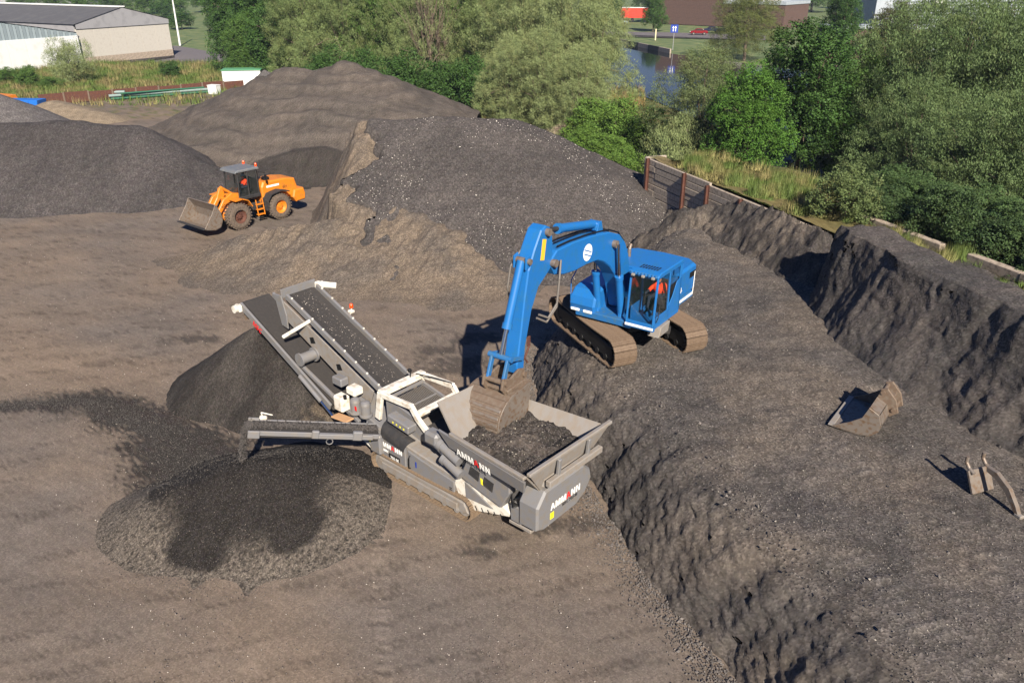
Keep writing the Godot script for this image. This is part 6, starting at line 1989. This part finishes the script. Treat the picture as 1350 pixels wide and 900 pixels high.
	plant("dark_street_tree", "slim dark tree in front of the low brown wall", "tree", spot(1108, -135), 12, 4.0, "broad", dark, "", {"size": 1.1})
	plant("copper_tree", "copper-tinged tree beside the grey slatted building", "tree", spot(1172, -120), 10.5, 4.6, "broad", Color(0.085, 0.085, 0.03), "", {"size": 1.0})
	for k in 14:
		plant("distant_tree", "distant tree closing the view at the edge of the estate", "tree", spot(460 + 68 * k, -330 - 20 * (k % 3)), 17, 10, "broad", mid, "distant trees at the skyline", {"size": 3.6})
	# grass
	var xs := []
	var cs := []
	for i in 15000:
		var z := rng.randf_range(-48.0, -24.0)
		var x := wall_x(z) + 0.3 + absf(rng.randfn()) * 2.6
		if z > -36.0: x = wall_x(z) + 1.0 + rng.randf() * 3.4
		if x > wall_x(z) + 6.0 : continue
		var tall := clampf((0.5 if z < -36.0 else 0.15) + 2.0 * na(x, z, 3.0) + (0.5 if z < -36 and z > -43 and x - wall_x(z) > 1.8 else -0.2), 0.12, 1.0)
		xs.append(Transform3D(Basis(Vector3.UP, rng.randf() * TAU).scaled(Vector3(1, tall, 1) * rng.randf_range(0.5, 1.0)), Vector3(x, 4.08 + (0.0 if z < -32 else -0.1), z)))
		cs.append(tint(Color(0.25, 0.22, 0.09).lerp(Color(0.10, 0.15, 0.035), clampf(0.55 + 1.6 * na(x, z, 4.0), 0.0, 1.0)), rng.randf_range(0.7, 1.25)))
	tag(scatter(self, "dry_grass", clumps.grass, M.leaf, xs, cs), "dry golden and green grass on the terrace behind the plank wall", "grass", "", "stuff")
	xs = []; cs = []
	for i in 12000:
		var p := at(rng.randf_range(560, 850), rng.randf_range(118, 250))
		if p.z > lerpf(-91.0, -71.0, clampf((p.x + 11.0) / 18.0, 0.0, 1.0)) + 2.0: continue
		xs.append(Transform3D(Basis(Vector3.UP, rng.randf() * TAU).scaled(Vector3.ONE * rng.randf_range(0.5, 1.2)), p))
		cs.append(tint(Color(0.26, 0.18, 0.07).lerp(Color(0.11, 0.17, 0.04), clampf(0.35 + 1.8 * na(p.x, p.z, 2.5), 0.0, 1.0)), rng.randf_range(0.7, 1.25)))
	for i in 16000:
		var p := at(rng.randf_range(-20, 330), rng.randf_range(84, 140))
		var line := -103.2 - 0.88 * (p.x + 59.0)
		if p.z > line + (0.0 if p.x < -45.0 else 9.0) and not (p.z > line - 8.0 and rng.randf() < 0.10): continue
		xs.append(Transform3D(Basis(Vector3.UP, rng.randf() * TAU).scaled(Vector3(1.6, 1.0, 1.6) * rng.randf_range(0.5, 1.2)), p))
		cs.append(tint(Color(0.24, 0.20, 0.09).lerp(Color(0.10, 0.16, 0.035), clampf(0.6 + 1.6 * na(p.x, p.z, 1.6), 0.0, 1.0)), rng.randf_range(0.7, 1.25)))
	tag(scatter(self, "verge_grass", clumps.grass, M.leaf, xs, cs), "long green and straw-coloured grass along the verges of the yard", "grass", "", "stuff")

# ---------------------------------------------------------------- far surroundings
func sheet_of(called: String, pts: Array, m: Material, y: float) -> void:
	var b := B.new()
	for k in range(1, pts.size() - 1): b.tri(Vector3(pts[0].x, y, pts[0].z), Vector3(pts[k].x, y, pts[k].z), Vector3(pts[k + 1].x, y, pts[k + 1].z), Vector3.UP)
	solo(called, b.mesh(), m, "", "", "", "structure")

func car(label: String, pos: Vector3, fwd: Vector2, m: Material) -> void:
	var o := thing("parked_car", label, "car", pos, fwd)
	var b := B.new()
	b.prism(V2([-2.1, 0.35, -2.15, 0.8, -1.95, 0.98, -1.4, 1.0, -0.75, 1.42, 0.5, 1.45, 1.05, 1.0, 1.95, 0.85, 2.1, 0.6, 2.1, 0.35]), -0.86, 0.86, 0.10)
	part(o, "body", b, m)
	b = B.new()
	b.prism(V2([-1.25, 1.02, -0.72, 1.37, 0.46, 1.39, 0.92, 1.02]), -0.875, 0.875, 0.01)
	part(o, "windows", b, M.black)
	for x in [-1.3, 1.3]:
		for z in [-0.8, 0.8]:
			b = B.new()
			b.cyl(Vector3(x, 0.32, z - 0.1), Vector3(x, 0.32, z + 0.1), 0.32, -1, 16)
			var w := part(o, "wheel", b, M.black)
			b = B.new()
			b.cyl(Vector3(x, 0.32, z - 0.105), Vector3(x, 0.32, z + 0.105), 0.18, -1, 12)
			part(w, "rim", b, M.dusty_grey)
	for z in [-0.6, 0.6]:
		b = B.new()
		b.box(Vector3(2.08, 0.72, z), Vector3(0.08, 0.14, 0.3), 0.02)
		part(o, "headlight", b, M.white_print)

func build_far() -> void:
	paint("beige_wall", Color(0.68, 0.665, 0.63), Color(0.64, 0.62, 0.585), 0.3, 0.85, 0.0, 0.3)
	paint("white_wall", Color(0.80, 0.81, 0.81), Color(0.76, 0.76, 0.74), 0.35, 0.7, 0.0, 0.1)
	paint("band_grey", Color(0.55, 0.55, 0.56), Color(0.48, 0.48, 0.49), 0.4, 0.6, 0.0, 0.1)
	paint("roof_dark", Color(0.28, 0.28, 0.29), Color(0.33, 0.33, 0.33), 0.5, 0.9, 0.0, 0.08)
	paint("brown_brick", Color(0.34, 0.26, 0.23), Color(0.29, 0.22, 0.20), 0.5, 0.9, 0.0, 0.3)
	paint("slat_grey", Color(0.60, 0.63, 0.66), Color(0.54, 0.57, 0.60), 0.4, 0.6, 0.0, 0.2)
	mat("pale_blue_cladding", Color(0.52, 0.57, 0.59), 0.5)
	mat("trailer_red", Color(0.72, 0.20, 0.12), 0.5)
	mat("car_red", Color(0.45, 0.05, 0.08), 0.3)
	mat("car_blue", Color(0.08, 0.12, 0.22), 0.3)
	mat("car_silver", Color(0.55, 0.62, 0.66), 0.3, 0.3)
	mat("skip_blue", Color(0.10, 0.38, 0.70), 0.5)
	mat("pipe_green", Color(0.10, 0.34, 0.25), 0.5)
	mat("pipe_grey", Color(0.44, 0.51, 0.50), 0.5)
	mat("green_roof", Color(0.30, 0.52, 0.38), 0.7)
	mat("post_cream", Color(0.80, 0.76, 0.62), 0.7)
	var b: B
	# twin warehouses: the gable walls stand in one line
	var d := Vector2(-0.48, 0.877)
	var r := Vector3(-63.4, 0, -157.8)
	var o := thing("beige_warehouse", "long warehouse with a beige gable wall, grey band and dark roof", "warehouse", r, -Vector2(d.y, -d.x))
	# local x points away from the yard, local z runs along the gable towards the left
	var sgn := signf((o.basis.z).dot(Vector3(d.x, 0, d.y)))
	var L := 18.7
	var zz := func(t: float) -> float: return sgn * t
	b = B.new()
	b.box(Vector3(0.25, 0.55, zz.call(L / 2)), Vector3(0.6, 1.1, L), 0.03)
	part(o, "plinth", b, M.concrete)
	for k in 6:
		b = B.new()
		b.box(Vector3(0.25, 3.35, zz.call(L * (k + 0.5) / 6.0)), Vector3(0.5, 4.5, L / 6.0 - 0.03), 0.02)
		part(o, "wall_panel", b, M.beige_wall)
	b = B.new()
	for s in [-0.15, 0.55]:
		b.quad(Vector3(s, 5.6, 0), Vector3(s, 5.6, zz.call(L)), Vector3(s, 6.4, zz.call(L)), Vector3(s, 6.4, 0), Vector3(-1, 0, 0))
		b.tri(Vector3(s, 6.4, 0), Vector3(s, 6.4, zz.call(L)), Vector3(s, 8.6, zz.call(L * 0.5)), Vector3(-1, 0, 0))
	b.quad(Vector3(-0.15, 5.6, 0), Vector3(-0.15, 5.6, zz.call(L)), Vector3(0.55, 5.6, zz.call(L)), Vector3(0.55, 5.6, 0), Vector3.DOWN)
	part(o, "gable_band", b, M.band_grey)
	for s in [0.0, 1.0]:
		b = B.new()
		var e: float = zz.call(L * s + (0.4 if s > 0.5 else -0.4))
		var rg: float = zz.call(L * 0.5)
		b.quad(Vector3(-0.3, 6.36, e), Vector3(70, 6.36, e), Vector3(70, 8.72, rg), Vector3(-0.3, 8.72, rg), Vector3(0, 1, (-0.24 if s < 0.5 else 0.24) * sgn).normalized())
		part(o, "roof", b, M.roof_dark)
		b = B.new()
		b.box(Vector3(35, 3.15, zz.call(L * s)), Vector3(69.4, 6.3, 0.3), 0.02)
		part(o, "side_wall", b, M.band_grey)
	b = B.new()
	b.box(Vector3(35, 8.76, zz.call(L * 0.5)), Vector3(70.6, 0.22, 1.2), 0.03)
	part(o, "ridge_light", b, M.white_wall)
	var m := r + Vector3(d.x, 0, d.y) * (L + 0.4)
	o = thing("white_warehouse", "white warehouse with a pale blue corrugated gable beside the beige one", "warehouse", m, -Vector2(d.y, -d.x))
	L = 30.0
	for k in 10:
		b = B.new()
		b.box(Vector3(-0.6, 2.35, zz.call(L * (k + 0.5) / 10.0)), Vector3(0.4, 4.7, L / 10.0 - 0.03), 0.02)
		part(o, "wall_panel", b, M.white_wall)
	b = B.new()
	for k in 60:
		var t0 := k / 60.0
		var t1 := (k + 1) / 60.0
		var hh := func(t: float) -> float: return lerpf(5.2, 7.8, 1.0 - absf(t - 0.5) * 2.0)
		var s := -0.62 - (0.06 if k % 2 else 0.0)
		b.quad(Vector3(s, 4.7, zz.call(L * t0)), Vector3(s, 4.7, zz.call(L * t1)), Vector3(s, hh.call(t1), zz.call(L * t1)), Vector3(s, hh.call(t0), zz.call(L * t0)), Vector3(-1, 0, 0.12 * (1 if k % 2 else -1)).normalized())
	part(o, "corrugated_gable", b, M.pale_blue_cladding)
	for s in [0.0, 1.0]:
		b = B.new()
		var rg: float = zz.call(L * 0.5)
		b.quad(Vector3(-0.8, 5.2, zz.call(L * s)), Vector3(70, 5.2, zz.call(L * s)), Vector3(70, 7.85, rg), Vector3(-0.8, 7.85, rg), Vector3(0, 1, (-0.17 if s < 0.5 else 0.17) * sgn).normalized())
		part(o, "roof", b, M.roof_dark)
	# road past the warehouses, lamp post
	sheet_of("road", [at(112, 94), at(150, 92), at(330, 86), at(340, 80), at(250, 63), at(228, 60), at(230, 76), at(118, 88)], M.asphalt, 0.02)
	o = thing("street_lamp", "tall pale lamp post beside the warehouse road", "street lamp", at(237, 60), Vector2(1, 0))
	b = B.new()
	b.cyl(Vector3(0, 0, 0), Vector3(0, 14.0, 0), 0.22, 0.10, 12)
	part(o, "pole", b, M.white_wall)
	b = B.new()
	b.bar(Vector3(0, 14, 0), Vector3(1.6, 14.2, 0), 0.25, 0.12, 0.03)
	part(o, "lamp_head", b, M.band_grey)
	# rusty sheet wall with its panels
	var wa := at(52, 139)
	var wb := at(322, 118)
	o = thing("rusty_sheet_wall", "low rusty steel sheet wall along the back of the yard", "wall", wa, Vector2(wb.x - wa.x, wb.z - wa.z))
	var wl := (wb - wa).length()
	for k in 9:
		b = B.new()
		b.box(Vector3(wl * (k + 0.5) / 9.0, 0.62 + 0.06 * sin(k * 2.1), 0.04 * (k % 2)), Vector3(wl / 9.0 - 0.04, 1.25, 0.12), 0.02)
		part(o, "sheet_panel", b, M.rust_red)
	for k in 8:
		b = B.new()
		b.box(Vector3(wl * (k + 1) / 9.0, 0.66, 0.12), Vector3(0.2, 1.3, 0.14), 0.02)
		part(o, "post", b, M.rust_steel)
	var k2 := 0
	for q in [["pipe_green", 146, 278, 0.14, 0.0], ["pipe_grey", 144, 274, 0.18, 0.28], ["pipe_green", 160, 270, 0.10, 0.62], ["pipe_grey", 146, 166, 0.18, 0.66]]:
		var a := at(q[1], 132.5 - k2 * 0.4) + Vector3(0, q[3] + q[4] + 0.05, 0)
		var e := at(q[2], 132.5 - (q[2] - 142) * 0.073) + Vector3(0, q[3] + q[4] + 0.05, 0)
		o = thing("long_pipe", ["long green pipe lowest in the rack by the rusty wall", "long grey pipe resting on the lowest green one", "thin green pipe on top of the rack", "short thick grey pipe end on the rack"][k2], "pipe", a, Vector2(e.x - a.x, e.z - a.z))
		b = B.new()
		b.lathe(Vector3(), Vector3.RIGHT, V2([q[3] * 0.8, 0, q[3], 0, q[3], (e - a).length(), q[3] * 0.8, (e - a).length(), q[3] * 0.8, 0]), 12)
		part(o, "pipe_barrel", b, M[q[0]])
		k2 += 1
	o = thing("white_crate", "white box standing at the end of the long pipes", "box", at(283, 124), Vector2(1, 0.3))
	b = B.new()
	b.box(Vector3(0, 0.55, 0), Vector3(1.3, 1.1, 1.0), 0.05)
	part(o, "box_body", b, M.white_wall)
	b = B.new()
	b.box(Vector3(0, 1.12, 0), Vector3(1.36, 0.08, 1.06), 0.02)
	part(o, "lid", b, M.white_wall)
	o = thing("skip_container", "blue steel skip between the pale gravel and the sand heap", "skip", at(36, 147), Vector2(1, 0.05))
	b = B.new()
	b.prism(V2([-1.9, 0.1, -2.0, 1.35, 1.95, 1.35, 1.75, 0.1]), -0.9, 0.9, 0.04)
	part(o, "skip_body", b, M.skip_blue)
	for x in [-0.9, 0.0, 0.9]:
		b = B.new()
		b.box(Vector3(x, 0.72, 0.93), Vector3(0.10, 1.2, 0.08), 0.01)
		part(o, "rib", b, M.skip_blue)
	o = thing("small_digger", "orange machine bonnet showing above the pale gravel heap", "machine", at(3, 143), Vector2(1, 0.1))
	b = B.new()
	b.prism(V2([-1.6, 0.4, -1.6, 1.3, -0.4, 1.6, 1.5, 1.5, 1.7, 0.9, 1.6, 0.4]), -0.8, 0.8, 0.06)
	part(o, "bonnet", b, M.orange)
	b = B.new()
	for x in [-1.0, 1.0]: b.cyl(Vector3(x, 0.42, -0.9), Vector3(x, 0.42, 0.9), 0.42, -1, 16)
	small(part(o, "wheels", b, M.tyre_rubber))
	o = thing("site_container", "white container with a green roof beside the weathered heap", "container", at(322, 115), Vector2(1, -0.15))
	b = B.new()
	b.box(Vector3(0, 1.15, 0), Vector3(5.0, 2.3, 2.4), 0.04)
	part(o, "container_body", b, M.white_wall)
	b = B.new()
	b.box(Vector3(0, 2.36, 0), Vector3(5.2, 0.14, 2.6), 0.03)
	part(o, "roof", b, M.green_roof)
	o = thing("scrap_rack", "dark rusty scrap rack at the foot of the trees", "rack", at(366, 104), Vector2(1, -0.1))
	for y in [0.4, 1.1, 1.8]:
		b = B.new()
		b.box(Vector3(0, y, 0), Vector3(6.5, 0.14, 1.6), 0.02)
		part(o, "shelf", b, M.dark_steel if y > 0.5 else M.white_wall)
	for x in [-3.1, 0.0, 3.1]:
		b = B.new()
		b.box(Vector3(x, 1.1, 0.7), Vector3(0.16, 2.2, 0.16), 0.02)
		part(o, "upright", b, M.rust_red)
	o = thing("green_pump", "small green pump trailer on the verge behind the brown heap", "pump", at(551, 138), Vector2(1, 0.3))
	b = B.new()
	b.cyl(Vector3(-0.5, 0.8, 0), Vector3(0.5, 0.8, 0), 0.45, -1, 16)
	b.box(Vector3(0.2, 0.45, 0), Vector3(1.4, 0.3, 0.8), 0.05)
	part(o, "tank", b, M.pipe_green)
	b = B.new()
	b.box(Vector3(1.9, 0.35, 0), Vector3(1.8, 0.6, 1.0), 0.05)
	part(o, "pump_base", b, M.concrete)
	heap_thing("rubble_pile", "small pale heap of rubble by the bright shrubs", M.soil, [0.5, 9.5, -80.0, -70.0], 0.12,
		func(x, z): return heap(x, z, [[Vector3(4.2, 1.5, -75.4), Vector3(6.2, 1.3, -74.8)]], 0.65, 0.4) + 0.35 * na(x, z, 6.0) + 0.12 * na(x, z, 20.0),
		func(p: Vector3, _n): return tint(Color(0.30, 0.235, 0.175), 1.0 + 0.3 * nc(p.x, p.z, 40.0)))
	# pond, its far bank, the road and what stands beyond
	sheet_of("pond", [at(700, 62), at(836, 60), at(884, 71), at(1100, 100), at(1180, 190), at(1020, 200), at(850, 128), at(760, 120), at(690, 90)], M.water, 0.09)
	var pa := at(818, 57)
	var pb := at(884, 71)
	o = thing("timber_bank", "dark timber bank edging the far side of the pond", "embankment", pa, Vector2(pb.x - pa.x, pb.z - pa.z))
	for k in 5:
		b = B.new()
		b.box(Vector3((pb - pa).length() * (k + 0.5) / 5.0, 0.45, 0.06 * (k % 2)), Vector3((pb - pa).length() / 5.0 - 0.05, 0.9, 0.3), 0.03)
		part(o, "timber_plank", b, M.dark_steel if k % 2 else M.old_wood)
	sheet_of("street", [at(700, 45.5), at(830, 46), at(1010, 53), at(1010, 47), at(880, 42.5), at(700, 41)], M.asphalt, 0.04)
	o = thing("brown_building", "plain dark brown brick building beyond the far road", "building", at(868, 31), Vector2(at(1000, 37).x - at(868, 31).x, at(1000, 37).z - at(868, 31).z))
	var bl := (at(950, 35) - at(868, 31)).length()
	b = B.new()
	b.box(Vector3(bl / 2, 7.0, -10), Vector3(bl, 14.0, 20), 0.05)
	part(o, "wall", b, M.brown_brick)
	b = B.new()
	b.box(Vector3(bl + 9, 3.0, -8), Vector3(18, 6.0, 16), 0.05)
	var an := part(o, "annex", b, M.brown_brick)
	b = B.new()
	b.box(Vector3(bl + 9, 6.4, -8), Vector3(18.4, 0.8, 16.4), 0.05)
	part(an, "fascia", b, M.slat_grey)
	b = B.new()
	b.box(Vector3(bl + 6, 9.0, -10), Vector3(12, 4.6, 12), 0.05)
	part(o, "upper_storey", b, M.beige_wall)
	o = thing("red_trailer", "red lorry trailer parked beyond the pond", "trailer", at(838, 28.5), Vector2(1, 0.12))
	b = B.new()
	b.box(Vector3(0, 2.55, 0), Vector3(9.5, 2.9, 2.5), 0.05)
	part(o, "trailer_body", b, M.trailer_red)
	b = B.new()
	b.box(Vector3(0, 4.04, 0), Vector3(9.6, 0.16, 2.6), 0.03)
	part(o, "roof", b, M.white_wall)
	for x in [-3.4, -2.2, -1.0, 3.0]:
		b = B.new()
		b.cyl(Vector3(x, 0.5, -1.2), Vector3(x, 0.5, 1.2), 0.5, -1, 14)
		part(o, "axle_wheel", b, M.black)
	car("red car parked at the end of the far road", at(921, 46) + Vector3(0, 0.05, 0), Vector2(-1, -0.1), M.car_red)
	car("dark blue car parked behind the red car", at(938, 43) + Vector3(0, 0.05, 0), Vector2(-1, -0.1), M.car_blue)
	car("silver car parked beside the red trailer", at(818, 31.5), Vector2(1, 0.1), M.car_silver)
	o = thing("road_sign", "blue road sign with white arrows on a post by the pond", "sign", at(887, 66), Vector2(1, 0))
	b = B.new()
	b.cyl(Vector3(0, 0, 0), Vector3(0, 4.6, 0), 0.07, -1, 8)
	part(o, "post", b, M.band_grey)
	b = B.new()
	b.box(Vector3(0, 4.0, 0.1), Vector3(1.5, 1.5, 0.05), 0.01)
	part(o, "sign_board", b, M.blue_print)
	for s in [-1.0, 1.0]:
		b = B.new()
		b.prism(V2([s * 0.16, -0.5, s * 0.30, -0.5, s * 0.30, 0.15, s * 0.45, 0.15, s * 0.23, 0.5, s * 0.02, 0.15, s * 0.16, 0.15]), 0.13, 0.14, 0.0)
		b.xf = Transform3D()
		var w := part(o, "arrow", b, M.white_print)
		w.position.y = 4.0
	o = thing("marker_post", "cream marker post on the grass beyond the pond", "post", at(864, 53), Vector2(1, 0))
	b = B.new()
	b.cyl(Vector3(0, 0, 0), Vector3(0, 2.3, 0), 0.16, -1, 10)
	b.lathe(Vector3(0, 2.3, 0), Vector3.UP, V2([0.16, 0, 0.10, 0.12, 0, 0.16]), 10)
	part(o, "post_body", b, M.post_cream)
	# right: low brown wall and the slatted building with its emblem
	o = thing("low_brown_building", "low dark brown building seen between the trees", "building", spot(1095, -150), Vector2(1, 0.15))
	b = B.new()
	b.box(Vector3(8, 2.6, -3), Vector3(18, 5.2, 6), 0.05)
	part(o, "wall", b, M.brown_brick)
	b = B.new()
	b.box(Vector3(8, 5.4, -3), Vector3(18.4, 0.5, 6.4), 0.05)
	part(o, "fascia", b, M.slat_grey)
	o = thing("slatted_building", "pale grey slatted office building with a dark square emblem", "building", spot(1150, -165), Vector2(1, 0.05))
	b = B.new()
	b.box(Vector3(22, 7, -6), Vector3(44, 14, 12), 0.05)
	part(o, "wall", b, M.slat_grey)
	for k in 22:
		b = B.new()
		b.box(Vector3(24, 2.0 + 0.55 * k, 0.14), Vector3(40, 0.22, 0.2), 0.03)
		part(o, "slat", b, M.slat_grey)
	b = B.new()
	b.box(Vector3(11.5, 9.2, 0.40), Vector3(2.6, 2.6, 0.12), 0.02)
	var sg := part(o, "emblem_board", b, M.dark_print)
	b = B.new()
	b.bar(Vector3(11.5, 10.2, 0.5), Vector3(12.3, 9.4, 0.5), 0.1, 0.34, 0.01)
	b.bar(Vector3(12.3, 9.4, 0.5), Vector3(11.8, 8.9, 0.5), 0.1, 0.34, 0.01)
	b.bar(Vector3(11.5, 10.1, 0.5), Vector3(10.9, 9.2, 0.5), 0.1, 0.34, 0.01)
	b.bar(Vector3(10.9, 9.2, 0.5), Vector3(11.5, 8.4, 0.5), 0.1, 0.34, 0.01)
	part(sg, "emblem", b, M.white_print)
	o = thing("left_factory", "long pale factory roof beyond the avenue at the left", "building", at(30, 9), Vector2(1, -0.1))
	b = B.new()
	b.box(Vector3(0, 4, -10), Vector3(60, 8, 20), 0.1)
	part(o, "wall", b, M.band_grey)
	b = B.new()
	b.box(Vector3(0, 8.3, -10), Vector3(61, 0.6, 21), 0.1)
	part(o, "roof", b, M.white_wall)
